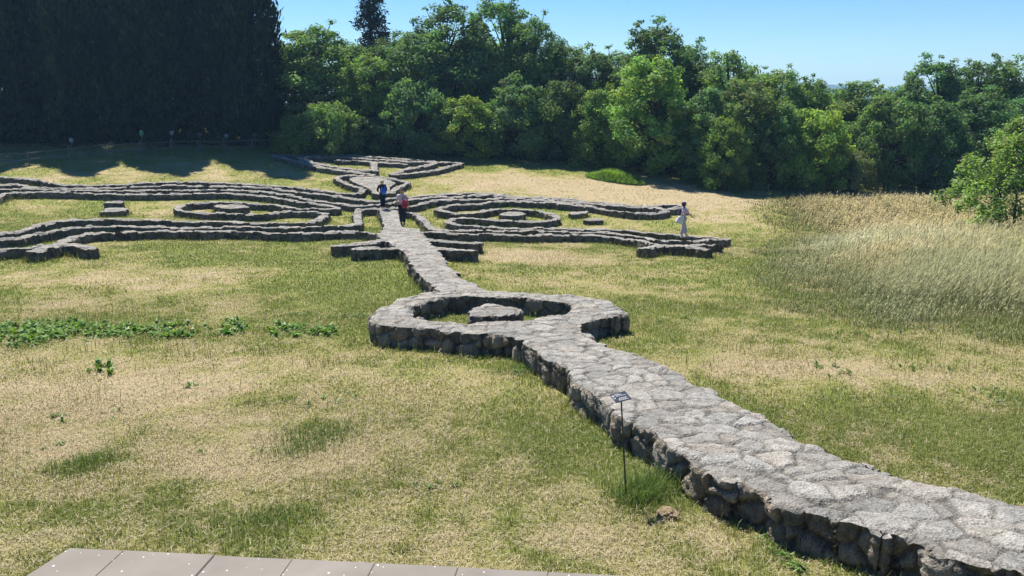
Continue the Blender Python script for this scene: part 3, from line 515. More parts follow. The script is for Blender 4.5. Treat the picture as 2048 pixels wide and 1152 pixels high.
# ------------------------------------------------------------------ tall meadow grass
def meadow_zone(n, y0, y1, wd, hgt):
    y = np.sqrt(rng.uniform(y0*y0, y1*y1, n)); x = y*rng.uniform(.2, .80, n)
    sd = poly_sd(x, y, MPOLY)+(fbm(x, y, .5, 4)-.5)*3.6+.3
    k = (sd < 0) & (wall_d(x, y) > .1); x, y, sd = x[k], y[k], sd[k]
    k = rng.random(len(x)) < (.15+.85*sstep(0, 5.0, -sd))*(.35+.95*fbm(x+5, y-8, .9, 3)); x, y, sd = x[k], y[k], sd[k]; n = len(x)
    wob = (fbm(x, y, .25, 3)-.5)*8
    d_or = sstep(35, 43, y+wob); pat = fbm(x+31, y+5, .28, 3); gr = sstep(.42, .60, fbm(x+3, y+77, .3, 3)+.10*sstep(27, 20, y))*(1-d_or*.75)
    grow = (.14+.86*sstep(0, 6.0, -sd))*(.6+.8*fbm(x, y, .5, 3))*(1-.52*d_or)*(1+.5*sstep(50, 56, y)*(rng.random(n) < .3))*np.where(rng.random(n) < .12, 1.4, 1)
    silver = np.array([.46,.41,.27]); beige = np.array([.40,.33,.165]); orange = np.array([.47,.375,.19]); green = np.array([.115,.165,.055])
    sil = np.exp(-((x-14.5)/4.5)**2-((y-33)/3.2)**2)
    t = np.clip(sstep(.45, .68, pat)*.6+sil, 0, 1)[:,None]
    C = (silver*t+beige*(1-t))*(1+.3*sil[:,None]); C = C*(1-d_or[:,None]*.75)+orange*d_or[:,None]*.75
    C = (C*(1-.5*gr[:,None])+green*.5*gr[:,None])*.86
    C *= rng.uniform(.5, 1.4, n)[:,None]
    l = hgt*grow*rng.uniform(.6, 1.2, n); az = rng.normal(.15, .55, n); tl = np.abs(rng.normal(.28, .12, n))
    z = zg(x, y)
    stem = C*.7+np.array([.17,.18,.065])*.3
    stalk = blades(x, y, z, l, np.full(n, wd), tl, az, stem, tipc=1.1)
    # seed heads
    hx_ = x+np.cos(az)*l*np.sin(tl)*.85; hy_ = y+np.sin(az)*l*np.sin(tl)*.85; hz_ = z+l*np.cos(tl)*.85
    m = rng.random(n) < .68+.25*sil
    head = blades(hx_[m], hy_[m], hz_[m], (l*rng.uniform(.16, .30, n))[m], np.full(m.sum(), wd*1.7), (tl*1.6+.15)[m], az[m], C[m]*1.35)
    rp = 2; nb = n*rp; x = np.repeat(x, rp); y = np.repeat(y, rp); grow = np.repeat(grow, rp); C = np.repeat(C, rp, 0)
    bx = x+rng.normal(0, .15, nb); by = y+rng.normal(0, .15, nb)
    base = blades(bx, by, zg(bx, by), hgt*.55*rng.uniform(.4, 1.25, nb)*np.clip(grow, .3, 1), np.full(nb, wd*1.6), np.abs(rng.normal(.35, .2, nb)), rng.uniform(0, 6.28, nb), (green*.7+C*.22)*rng.uniform(.6, 1.2, nb)[:,None])
    return [stalk, head, base]
parts = meadow_zone(75000, 11, 24, .009, .9)+meadow_zone(75000, 24, 40, .015, 1.0)+meadow_zone(90000, 40, 62, .024, 1.0)
tag(obj('meadow_grass', soup('meadow_grass', parts, BLADE)), kind='stuff')
# bright grassy mound by the wood
mx_, my_ = 7.4, 56.0
n = 9000; x = mx_+rng.normal(0, 1.05, n); y = my_-(x-mx_)*.45+rng.normal(0, .6, n)
dn = np.exp(-((x-mx_)/1.5)**2-((y-my_+(x-mx_)*.45)/1.0)**2); k = dn > .15; x, y, dn = x[k], y[k], dn[k]; n = len(x)
tag(obj('grass_mound', soup('grass_mound', [blades(x, y, zg(x, y)+dn*.25*(.5+fbm(x, y, 1.5, 2)), .2+.5*dn*rng.uniform(.6, 1.2, n), np.full(n, .035), np.abs(rng.normal(.7, .3, n)), rng.uniform(0, 6.28, n), np.array([.15,.25,.045])*rng.uniform(.7, 1.3, n)[:,None])], leaf_mat('lush_grass', .6, .01, .6, tint=(1.1,1.15,.6), objvar=0))), kind='stuff')
# ------------------------------------------------------------------ broad-leaved weeds
parts = []
for wx, wy, rx, ry, cnt in WEEDS:
    strip = 11.5 < wy < 16 and wx < -2
    for _ in range(int(cnt*(2.0 if strip else .75))):
        cx, cy = random.gauss(wx, rx*.6), random.gauss(wy, ry*(1.5 if strip else .9))
        nl = random.randint(5, 9); s = random.uniform(.6, 1.2)*(.8 if wy < 9 else 1)
        az = rng.uniform(0, 6.28, nl); ln = rng.uniform(.09, .23, nl)*s*(1 if strip else .7)
        C = np.array([.115,.20,.04])*rng.uniform(.6, 1.4, nl)[:,None]*(1 if strip else .85)*np.array([rng.uniform(.8, 1.25), 1, 1])
        parts.append(blades(np.full(nl, cx), np.full(nl, cy), np.full(nl, float(zg(cx, cy))), ln, ln*(.36 if strip else .22), rng.uniform(.3 if strip else .55, 1.1 if strip else 1.3, nl), az, C))
tag(obj('weeds', soup('weeds', parts, WEEDM)), kind='stuff')
# ------------------------------------------------------------------ trees
def tube(V, Fq, p0, p1, r0, r1, sides=6, wob=.0, seg=3):
    p0, p1 = np.array(p0, float), np.array(p1, float); ax = p1-p0; L_ = np.linalg.norm(ax)+1e-9; ax = ax/L_
    u = np.cross(ax, [0,0,1.]) if abs(ax[2]) < .9 else np.cross(ax, [1.,0,0]); u /= np.linalg.norm(u); v = np.cross(ax, u)
    base = sum(len(a) for a in V)
    off1 = (rng.random(3)-.5)*wob*L_
    for k in range(seg+1):
        t = k/seg; c = p0+(p1-p0)*t+off1*math.sin(t*math.pi); r = r0+(r1-r0)*t
        a = np.linspace(0, 2*math.pi, sides, endpoint=False)
        V.append(c+(np.cos(a)[:,None]*u+np.sin(a)[:,None]*v)*r)
        if k:
            i = np.arange(sides); j = (i+1) % sides; b0 = base+(k-1)*sides; b1 = base+k*sides
            Fq.append(np.stack([b0+i, b0+j, b1+j, b1+i], 1))
def leaf_quads(P, Nn, size, C, asp=.6):
    n = len(P); Nn = Nn/np.linalg.norm(Nn, axis=1)[:,None]
    a = rng.normal(size=(n,3)); u = np.cross(Nn, a); u /= np.linalg.norm(u, axis=1)[:,None]; v = np.cross(Nn, u)
    u *= (size*.5)[:,None]; v *= (size*.5*asp)[:,None]
    V = np.stack([P-u, P+v*1.0+Nn*(size*.08)[:,None], P+u, P-v], 1).reshape(-1,3)
    k = np.arange(n)[:,None]*4+np.arange(4)[None]
    return V, k, np.repeat(C, 4, 0)
def make_crown(seed, H=10., R=3., kind='round'):
    global rng
    keep = rng; rng = np.random.default_rng(seed)
    lo = {'round': .06, 'open': .16, 'bush': .0, 'low': .02}[kind]; nc = {'round': 88, 'open': 66, 'bush': 52, 'low': 80}[kind]
    pts = []; V = []; Fq = []
    top = .66*H
    lean = (rng.random(2)-.5)*.9
    tube(V, Fq, (0,0,-.4), (lean[0],lean[1],top*.55), .26, .17, 7, .06, 4); tube(V, Fq, (lean[0],lean[1],top*.55), (lean[0]*1.5,lean[1]*1.5,H*.86), .17, .04, 6, .08, 4)
    cl = []
    for i in range(nc):
        t = (i+.5)/nc; zc = H*(lo+(1-lo)*(t**.85)*.95)
        prof = math.sin(math.pi*min(1, (zc/H*.86+.14)**.9))**.55 if kind != 'bush' else math.sqrt(max(.05, 1-(zc/H)**2))
        a = i*2.39996+rng.uniform(-.5, .5); rr = R*prof*rng.uniform(.45, 1.02)
        cl.append((math.cos(a)*rr, math.sin(a)*rr, zc, R*rng.uniform(.17, .31)*(1 if zc < H*.8 else .8)))
    for k in range(22):      # tufts breaking the outline
        a = rng.uniform(0, 6.28); f_ = rng.uniform(.35, 1.0); rr = R*math.sqrt(max(.02, 1-(f_-.35)**2/.46))*rng.uniform(.75, 1.08); cl.append((math.cos(a)*rr, math.sin(a)*rr, H*f_*rng.uniform(.98, 1.06), R*rng.uniform(.07, .17)))
    Vs = []; Qs = []; Cs = []; o = 0
    for (cx, cy, cz, r) in cl:
        if rng.random() < .5 and cz > H*.25:
            zt = min(cz*.75, H*.8); fr = min(1, zt/(top*.55)); tube(V, Fq, (lean[0]*fr, lean[1]*fr, zt*.9), (cx, cy, cz), .07, .015, 4, .1, 2)
        n = int(260*(r/(R*.25))**2*(1.0 if kind != 'open' else .8)); d = rng.normal(size=(n,3)); d /= np.linalg.norm(d, axis=1)[:,None]
        rad = rng.random(n)**.45; P = d*rad[:,None]*np.array([r, r, r*.72])*rng.uniform(.75, 1.25, (n,1))+np.array([cx, cy, cz])
        P = P[P[:,2] > .05]; n = len(P); d = d[:n]
        out_ = np.array([cx, cy, (cz-H*.5)*.5]); out_ = out_/(np.linalg.norm(out_)+1e-6)
        Nn = d*.6+out_*.4+np.array([0,0,.45])+rng.normal(0, .6, (n,3))
        tone = rng.uniform(.72, 1.3)
        C = np.array([.118,.196,.064])*tone*rng.uniform(.7, 1.35, n)[:,None]*np.array([rng.uniform(.85,1.2), 1, rng.uniform(.8,1.2)])
        v, q_, c = leaf_quads(P, Nn, rng.uniform(.13, .28, n), C)
        Vs.append(v); Qs.append(q_+o); Cs.append(c); o += len(v)
    cm = np_mesh('crown', np.vstack(Vs), [np.vstack(Qs)], LEAF, {'Col': np.vstack(Cs)})
    tm = np_mesh('trunk', np.vstack(V), [np.vstack(Fq)], BARK, None, True)
    rng = keep; return cm, tm
def make_conifer(seed, H=16., R=2.6):
    global rng
    keep = rng; rng = np.random.default_rng(seed); V = []; Fq = []
    tube(V, Fq, (0,0,-.5), (.1,0,H), .3, .03, 7, .02, 6)
    Vs = []; Qs = []; Cs = []; o = 0
    z0 = 1.5
    while z0 < H*.98:
        rr = R*(1-z0/H)**.75+.25
        for k in range(6):
            a = rng.uniform(0, 6.28); ln = rr*rng.uniform(.6, 1.15); tip = np.array([math.cos(a)*ln, math.sin(a)*ln, z0-ln*rng.uniform(-.05, .25)])
            tube(V, Fq, (0,0,z0), tip, .04, .01, 4, .05, 2)
            n = int(95*ln/R)+16; t = rng.random(n)**.7
            P = np.array([0,0,z0])+(tip-np.array([0,0,z0]))*t[:,None]+rng.normal(0, .16, (n,3))*np.array([1,1,1.1]); P[:,2] -= rng.random(n)*.25
            C = np.array([.022,.036,.018])*rng.uniform(.6, 1.5, n)[:,None]
            v, q_, c = leaf_quads(P, rng.normal(0, .6, (n,3))+np.array([0,0,.7]), rng.uniform(.22, .42, n), C, .4)
            Vs.append(v); Qs.append(q_+o); Cs.append(c); o += len(v)
        z0 += rng.uniform(.32, .6)
    cm = np_mesh('crown', np.vstack(Vs), [np.vstack(Qs)], NEEDLE, {'Col': np.vstack(Cs)})
    tm = np_mesh('trunk', np.vstack(V), [np.vstack(Fq)], BARK, None, True)
    rng = keep; return cm, tm
def make_cypress(seed, H=20., R=2.):
    global rng
    keep = rng; rng = np.random.default_rng(seed); V = []; Fq = []
    tube(V, Fq, (0,0,-.5), (0,0,H*.9), .32, .04, 7, .02, 5)
    n = 26000; t = rng.random(n)**.85; zc = .5+(H-.7)*t
    prof = np.clip((zc/2.2), .35, 1)*np.where(t < .62, 1, (1-(t-.62)/.38)**.95)
    a = rng.uniform(0, 6.28, n)
    lump = .55+.8*vnoise(np.stack([np.cos(a)*1.9+seed, np.sin(a)*1.9, zc*.5], 1))+.25*(rng.random(n) < .1)*rng.random(n)
    rad = R*prof*lump*np.where(rng.random(n) < .8, rng.uniform(.75, 1.05, n), rng.uniform(.2, .8, n))
    nt_ = 70; ta = rng.uniform(0, 6.28, nt_); tz = 1+(H*.9)*rng.random(nt_); ts = rng.integers(0, nt_, n); isT = rng.random(n) < .30
    tr_ = R*np.clip(np.where(tz/H < .62, 1, np.clip(1-(tz/H-.62)/.38, 0, 1)**.95), .06, 1)*rng.uniform(.85, 1.3, nt_)
    P = np.stack([np.cos(a)*rad, np.sin(a)*rad, zc], 1)
    tp_ = np.stack([np.cos(ta)*tr_, np.sin(ta)*tr_, tz], 1)[ts]+rng.normal(0, 1, (n,3))*np.array([.22,.22,.5]); P = np.where(isT[:,None], tp_, P); a = np.where(isT, ta[ts], a)
    C = np.array([.020,.030,.014])*(.6+.9*vnoise(P*1.3))[:,None]*rng.uniform(.6, 1.5, n)[:,None]
    # upright sprays: long axis near vertical, face outward
    u = np.stack([np.cos(a)*.3, np.sin(a)*.3, np.ones(n)], 1)+rng.normal(0, .25, (n,3)); u /= np.linalg.norm(u, axis=1)[:,None]
    w = np.cross(u, rng.normal(size=(n,3))+np.stack([np.cos(a), np.sin(a), a*0], 1)); w /= np.linalg.norm(w, axis=1)[:,None]
    s = rng.uniform(.22, .5, n)[:,None]
    Vv = np.stack([P-u*s*.5, P+w*s*.2, P+u*s*.6, P-w*s*.2], 1).reshape(-1,3); k = np.arange(n)[:,None]*4+np.arange(4)
    cm = np_mesh('crown', Vv, [k], NEEDLE, {'Col': np.repeat(C, 4, 0)})
    tm = np_mesh('trunk', np.vstack(V), [np.vstack(Fq)], BARK, None, True)
    rng = keep; return cm, tm
VAR = {'round': [make_crown(s) for s in (1,2,3)], 'open': [make_crown(s, kind='open') for s in (4,5)], 'bush': [make_crown(6, 4., 3., 'bush')], 'low': [make_crown(s, 5.5, 3., 'low') for s in (8,9,10)], 'conifer': [make_conifer(7)]}
def tinted(src, c):
    """a tree kind with its own leaf colour"""
    me = src[0].copy(); me.name = 'crown'
    a = me.color_attributes['Col']; buf = np.zeros(len(a.data)*4, np.float32); a.data.foreach_get('color', buf)
    b_ = buf.reshape(-1,4); b_[:,:3] *= np.array(c); a.data.foreach_set('color', b_.ravel()); return me, src[1]
VAR['bright'] = [tinted(VAR['round'][1], (1.6,1.45,1.0)), tinted(VAR['round'][0], (1.5,1.4,1.0))]
VAR['lowbright'] = [tinted(m_, (1.55,1.42,1.0)) for m_ in VAR['low']]
VAR['olive'] = [tinted(VAR['open'][0], (1.45,1.15,1.2))]; VAR['grey'] = [tinted(VAR['bush'][0], (1.7,1.35,2.0))]
NAMES = {'round': ('broadleaf_tree', 'tree'), 'open': ('broadleaf_tree', 'tree'), 'bright': ('broadleaf_tree', 'tree'), 'olive': ('broadleaf_tree', 'tree'), 'bush': ('shrub', 'shrub'), 'grey': ('shrub', 'shrub'), 'conifer': ('conifer', 'conifer')}
def plant(name, cat, mesh, x, y, sx, sz, label, group, rz=None):
    t = empty(name, (x, y, float(zg(x, y))), random.uniform(0, 6.28) if rz is None else rz, (sx, sx, sz))
    tag(t, label, cat, group); obj('crown', mesh[0], t); obj('trunk', mesh[1], t); return t
cnt = {}
for (x, y, H, R_, kind, label) in TREES:
    k = cnt.get(kind, 0); cnt[kind] = k+1
    if kind in ('round', 'bright') and H < 6.6: mesh = VAR['low' if kind == 'round' else 'lowbright'][k % 3]; low = True
    else: mesh = VAR[kind][k % len(VAR[kind])]; low = False
    h0 = {'bush': 4., 'grey': 4., 'conifer': 16.}.get(kind, 5.5 if low else 10.); r0 = {'conifer': 2.6}.get(kind, 3.)
    nm, ct = NAMES[kind]
    plant(nm, ct, mesh, x, y, R_/r0*1.22, H/h0*1.04, label, 'shrubs at the edge of the wood' if ct == 'shrub' else ('trees of the wood' if ct == 'tree' else None))
CY = [make_cypress(21), make_cypress(22), make_cypress(23)]
for i, (x, y, R_, label) in enumerate(CYPS):
    plant('cypress', 'cypress', CY[i % 3], x, y+(2.0 if i % 2 else -1.6), R_/2.*1.08, random.uniform(1.08, 1.35), label, 'row of dark cypresses behind the fence')
# ------------------------------------------------------------------ undergrowth in the shade of the wood
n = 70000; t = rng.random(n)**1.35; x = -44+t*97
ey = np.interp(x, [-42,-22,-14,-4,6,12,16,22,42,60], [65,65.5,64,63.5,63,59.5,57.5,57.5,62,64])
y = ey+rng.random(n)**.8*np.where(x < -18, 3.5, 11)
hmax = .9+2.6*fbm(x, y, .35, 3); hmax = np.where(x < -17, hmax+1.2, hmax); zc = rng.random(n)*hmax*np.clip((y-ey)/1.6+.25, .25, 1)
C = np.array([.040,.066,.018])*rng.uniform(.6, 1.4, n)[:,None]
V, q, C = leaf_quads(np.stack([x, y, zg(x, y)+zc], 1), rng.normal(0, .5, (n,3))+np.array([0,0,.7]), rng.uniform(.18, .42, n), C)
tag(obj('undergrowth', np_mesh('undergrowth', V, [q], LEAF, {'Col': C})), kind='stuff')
# ------------------------------------------------------------------ young tree in the meadow
def make_young():
    global rng
    keep = rng; rng = np.random.default_rng(5); V = []; Fq = []; H = 6.3; R_ = 4.1
    tr = empty('young_tree', (26.8, 40.6, float(zg(26.8, 40.6))))
    tag(tr, 'young leafy tree with several thin stems standing in the tall meadow grass at right', 'tree')
    ends = []
    for sx, sy, ex, ey_, eh in ((-.25,0,-1.4,.3,3.2), (.2,.1,.9,-.2,4.2), (.05,.2,-.2,.9,4.6), (.3,-.1,1.9,.4,2.9)):
        tube(V, Fq, (sx,sy,-.3), (sx+ex*.35,sy+ey_*.35,eh*.45), .085, .06, 6, .08, 4); tube(V, Fq, (sx+ex*.35,sy+ey_*.35,eh*.45), (ex,ey_,eh), .06, .02, 5, .1, 4)
    Vs = []; Qs = []; Cs = []; o = 0
    for i in range(125):
        zc = H*(.13+.85*((i+.5)/125)); f = zc/H
        prof = min(1, (f+.25)*1.9)*math.sqrt(max(.02, 1-max(0, f-.35)**2/.46))
        a = i*2.39996+rng.uniform(-.5,.5); rr = R_*prof*rng.uniform(.25, 1.0); c0 = np.array([math.cos(a)*rr+.5*f, math.sin(a)*rr, zc])
        tube(V, Fq, (c0[0]*.35, c0[1]*.35, max(1., zc*.72)), c0, .022, .006, 4, .1, 2)
        n = 145; r = rng.uniform(.36, .66); d = rng.normal(size=(n,3)); d /= np.linalg.norm(d,axis=1)[:,None]
        P = c0+d*(rng.random(n)**.5)[:,None]*np.array([r*1.15, r*1.15, r*.95])*rng.uniform(.8, 1.3, (n,1))
        C = np.array([.175,.27,.055])*rng.uniform(.7,1.15)*rng.uniform(.7, 1.35, n)[:,None]
        red = (rng.random(n) < .07)*(f > .45); C[red == 1] = np.array([.16,.11,.04])
        v, q_, c = leaf_quads(P, d*.5+np.array([0,0,.7])+rng.normal(0,.4,(n,3)), rng.uniform(.14,.26,n), C, .5)
        Vs.append(v); Qs.append(q_+o); Cs.append(c); o += len(v)
    obj('crown', np_mesh('crown', np.vstack(Vs), [np.vstack(Qs)], leaf_mat('young_leaves', .5, .02, .5, objvar=0), {'Col': np.vstack(Cs)}), tr)
    obj('trunk', np_mesh('trunk', np.vstack(V), [np.vstack(Fq)], BARK, None, True), tr); rng = keep
make_young()
# ------------------------------------------------------------------ fence and poles
PM = simple('pale_glass', (.16,.20,.21), .25, .1, 10, .5); GM = simple('green_glass', (.08,.26,.15), .2, .1, 10, .5); DM = simple('dark_glass', (.05,.06,.06), .3, .1, 10, .5)
fb = empty('rail_fence', (FENCE[4][0], FENCE[4][1], float(zg(*FENCE[4])))); tag(fb, 'rough rail fence of crooked poles in the shade in front of the cypresses', 'fence')
fl = Vector(fb.location); prevs = None
for i, (x, y) in enumerate(FENCE):
    V = []; Fq = []; z0 = float(zg(x, y)); hh = 1.02+random.uniform(-.12, .12)
    tube(V, Fq, np.array([x, y, z0-.2])-fl, np.array([x+random.uniform(-.06,.06), y, z0+hh])-fl, .055, .045, 6, .03, 3)
    obj('post', np_mesh('post', np.vstack(V), [np.vstack(Fq)], POST, None, True), fb)
    cur = [np.array([x, y-.07, z0+.86+random.uniform(-.07,.07)]), np.array([x, y-.07, z0+.42+random.uniform(-.06,.06)])]
    if prevs is not None:
        for a, b_ in zip(prevs, cur):
            V = []; Fq = []; tube(V, Fq, a-fl, b_-fl, .035, .03, 6, .035, 5)
            obj('rail', np_mesh('rail', np.vstack(V), [np.vstack(Fq)], POST, None, True), fb)
    prevs = cur
PL = {0: 'thin pole with a pale rounded head, leftmost along the fence', 1: 'thin short pole with a dark rounded head, second from the left along the fence', 2: 'thin pole with a green glassy drop shaped head rising above the fence', 3: 'thin pole with a dull pale head just right of the green headed pole', 4: 'thin pole with a dark head at the middle of the right half of the fence', 5: 'thin pole with a pale bluish head beside a leafy sapling at the fence', 6: 'thin pole with a dark head at the right end of the fence'}
for i, (x, y, hh, k) in enumerate(POLES):
    z0 = float(zg(x, y)); e = empty('ornament_pole', (x+.12, y+.25, z0)); tag(e, PL[i], 'pole', 'headed poles along the rail fence')
    V = []; Fq = []; tube(V, Fq, (0,0,-.2), (random.uniform(-.05,.05),0,hh-.2), .03, .022, 6, .03, 4); obj('pole', np_mesh('pole', np.vstack(V), [np.vstack(Fq)], POST, None, True), e)
    bm = bmesh.new(); bmesh.ops.create_uvsphere(bm, u_segments=14, v_segments=10, radius=.16)
    for v in bm.verts: v.co.z = v.co.z*(1.45 if k == 'g' else 1.05)*(1 if v.co.z > 0 else 1.25); v.co.z += hh-.2
    bm_obj('head', bm, {'g': GM, 'w': PM}.get(k, DM), e)
for x, y, hh, lb in ((-27.5, 59.6, 1.5, 'pale leafed sapling beside the green headed pole'), (-24.9, 61.0, 1.6, 'leafy sapling tangled in the fence left of the bluish headed pole'), (-22.9, 61.6, 1.5, 'leafy sapling climbing the fence at the bluish headed pole')):
    e = empty('sapling', (x, y, float(zg(x, y)))); tag(e, lb, 'sapling', 'saplings in the rail fence')
    V = []; Fq = []; tube(V, Fq, (0,0,-.1), (.1,0,hh), .02, .008, 5, .1, 4); obj('stem', np_mesh('stem', np.vstack(V), [np.vstack(Fq)], BARK, None, True), e)
    n = 70; P = np.stack([rng.normal(.05,.16,n), rng.normal(0,.16,n), rng.uniform(.4,hh+.1,n)], 1)
    v, q, c = leaf_quads(P, rng.normal(0,.4,(n,3))+np.array([0,0,.8]), rng.uniform(.12,.24,n), np.array([.075,.105,.065])*rng.uniform(.7,1.3,n)[:,None])
    obj('leaves', np_mesh('leaves', v, [q], LEAF, {'Col': c}), e)
# ------------------------------------------------------------------ terrace edge at the bottom
TZ = CZ-1.65
SL = simple('terrace_stone', (.18,.162,.140), .9, .32, 4, .2, .25)
nt = SL.node_tree; bs = [n for n in nt.nodes if n.type == 'BSDF_PRINCIPLED'][0]; src = bs.inputs['Base Color'].links[0].from_socket
tcn = [n for n in nt.nodes if n.type == 'TEX_COORD'][0]
vz = N(nt, 'ShaderNodeTexVoronoi', Scale=34.0); nt.links.new(tcn.outputs['Object'], vz.inputs['Vector'])
nzz = N(nt, 'ShaderNodeTexNoise', Scale=60.0); nt.links.new(tcn.outputs['Object'], nzz.inputs['Vector'])
ad = N(nt, 'ShaderNodeMath', operation='MULTIPLY_ADD'); ad.inputs[1].default_value = .35; nt.links.new(nzz.outputs['Fac'], ad.inputs[0]); nt.links.new(vz.outputs['Distance'], ad.inputs[2])
mr = N(nt, 'ShaderNodeMapRange'); mr.inputs[1].default_value = .275; mr.inputs[2].default_value = .255; nt.links.new(ad.outputs[0], mr.inputs[0])
mx = N(nt, 'ShaderNodeMix', data_type='RGBA'); mx.inputs[7].default_value = (.62,.60,.55,1); nt.links.new(mr.outputs[0], mx.inputs[0]); nt.links.new(src, mx.inputs[6]); nt.links.new(mx.outputs[2], bs.inputs['Base Color'])
bm = bmesh.new()
A = Vector((-1.677, 2.625)); B = Vector((.474, 2.444)); u = (B-A).normalized(); v = Vector((u.y, -u.x))     # v points back to the viewer
cuts = [0, .217, .57, .87, 1.18, 1.488, 1.815, 2.13, 2.45, 2.78, 3.1, 3.42, 3.75, 4.1]
def slab(a0, a1, b0, b1, z0, z1, bev):
    vs = []
    for zz in (z0, z1):
        for a_, b_ in ((a0,b0),(a1,b0),(a1,b1),(a0,b1)):
            p = A+u*a_+v*b_+u*(-.23*b_ if a_ == 0 else -.05*b_); vs.append(bm.verts.new((p.x, p.y, zz)))
    fs = [(3,2,1,0),(4,5,6,7),(0,1,5,4),(1,2,6,5),(2,3,7,6),(3,0,4,7)]
    ff = [bm.faces.new([vs[i] for i in f]) for f in fs]
    ed = list({e for f in ff for e in f.edges})
    if bev: bmesh.ops.bevel(bm, geom=ed, offset=bev, segments=2, affect='EDGES')
for row, (b0, b1) in enumerate(((0, .55), (.553, 1.1), (1.103, 1.65))):
    for a0, a1 in zip(cuts[:-1], cuts[1:]): slab(a0, a1-.0015, b0, b1, TZ-.06, TZ+random.uniform(-.0015,.0015), .0025)
slab(.02, 4.08, .03, 1.6, TZ-3.2, TZ-.02, 0)
bmesh.ops.recalc_face_normals(bm, faces=bm.faces)
tag(bm_obj('terrace', bm, SL, smooth=False), kind='structure')
# ------------------------------------------------------------------ label sign and stone beside it
BLK = simple('black_metal', (.018,.018,.02), .5, .1, 20, .4); NAVY = simple('navy_plate', (.018,.026,.05), .65, .1, 20, .15); WHT = simple('white_print', (.5,.5,.5), .6, .02)
sx, sy = 1.18, 7.18; sz = float(zg(sx, sy))
sg = empty('label_sign', (sx, sy, sz)); tag(sg, 'small dark label plate on a thin leaning black rod beside the walkway', 'sign')
V = []; Fq = []; tp = np.array([-.105, -.03, 1.09]); tube(V, Fq, (0,0,-.2), tp, .0075, .0075, 8, 0, 1); obj('rod', np_mesh('rod', np.vstack(V), [np.vstack(Fq)], BLK, None, True), sg)
pl = empty('x', (0,0,0)); bpy.data.objects.remove(pl)
bm = bmesh.new(); bmesh.ops.create_cube(bm, size=1)
for w_ in bm.verts: w_.co = Vector((w_.co.x*.18, w_.co.y*.135, w_.co.z*.006))
bmesh.ops.bevel(bm, geom=list(bm.edges), offset=.002, segments=2, affect='EDGES')
pt = bm_obj('plate', bm, NAVY, sg, False); pt.location = tp+np.array([.0,.05,.012]); pt.rotation_euler = (math.radians(17), math.radians(-4), math.radians(24))
bm = bmesh.new()
def dash(x0, x1, y_, h_):
    vs = [bm.verts.new((a, b_, .0042)) for a, b_ in ((x0,y_-h_/2),(x1,y_-h_/2),(x1,y_+h_/2),(x0,y_+h_/2))]; bm.faces.new(vs)
random.seed(4)
def words(x0, x1, y_, h_):
    x_ = x0
    while x_ < x1:
        w_ = random.uniform(.006, .02); dash(x_, min(x1, x_+w_), y_, h_); x_ += w_+.004
words(-.045, .0, .048, .007); words(-.045, .03, .034, .007); words(-.045, .07, .016, .005)
words(-.03, .06, -.018, .007); words(-.045, .05, -.034, .005); words(-.045, .065, -.047, .005)
for k in range(5): dash(-.082+k*.005, -.079+k*.005, .03+.006*math.sin(k*2), .026-.004*(k % 2))
dash(-.083, -.058, .0, .005); dash(-.081, -.062, -.012, .005)
bm_obj('lettering', bm, WHT, pt, False)
def rock(x, y, r, label, cc):
    bm = bmesh.new(); bmesh.ops.create_icosphere(bm, subdivisions=4, radius=1)
    P = np.array([v.co for v in bm.verts]); n1 = vnoise(P*2.1+x*3); n2 = vnoise(P*6.3+y)
    for v, a, b_ in zip(bm.verts, n1, n2): v.co = v.co*(.62+.55*a+.22*b_); v.co = Vector((v.co.x*r, v.co.y*r*.8, v.co.z*r*.62))
    me = bpy.data.meshes.new('rock'); bm.to_mesh(me); bm.free()
    for p in me.polygons: p.use_smooth = True
    a = me.color_attributes.new('Col', 'FLOAT_COLOR', 'POINT'); c4 = np.ones((len(me.vertices),4), np.float32); c4[:,:3] = cc; a.data.foreach_set('color', c4.ravel())
    me.materials.append(STONE); o = obj('rock', me); o.location = (x, y, float(zg(x, y))+r*.25); tag(o, label, 'rock'); return o
rock(1.5, 6.78, .105, 'loose brownish stone in the grass at the foot of the walkway near the sign', (.26,.2,.12))
# ------------------------------------------------------------------ people
SKIN = simple('skin', (.42,.25,.18), .6, .08, 12, .3)
def skin_obj(name, V, E, Rd, mat, parent, roots=(0,), sub=1):
    me = bpy.data.meshes.new(name); me.from_pydata([tuple(v) for v in V], E, []); o = bpy.data.objects.new(name, me); col.objects.link(o)
    o.modifiers.new('s', 'SKIN'); sb = o.modifiers.new('d', 'SUBSURF'); sb.levels = sub; sb.render_levels = sub
    for i, r in enumerate(Rd):
        sv = me.skin_vertices[0].data[i]; sv.radius = (r, r) if not isinstance(r, tuple) else r; sv.use_root = i in roots
    bpy.context.view_layer.update()
    ev = o.evaluated_get(bpy.context.evaluated_depsgraph_get()); m2 = bpy.data.meshes.new_from_object(ev)
    bpy.data.objects.remove(o); bpy.data.meshes.remove(me)
    m2.name = name; m2.materials.clear(); m2.materials.append(mat)
    for p in m2.polygons: p.use_smooth = True
    return obj(name, m2, parent)
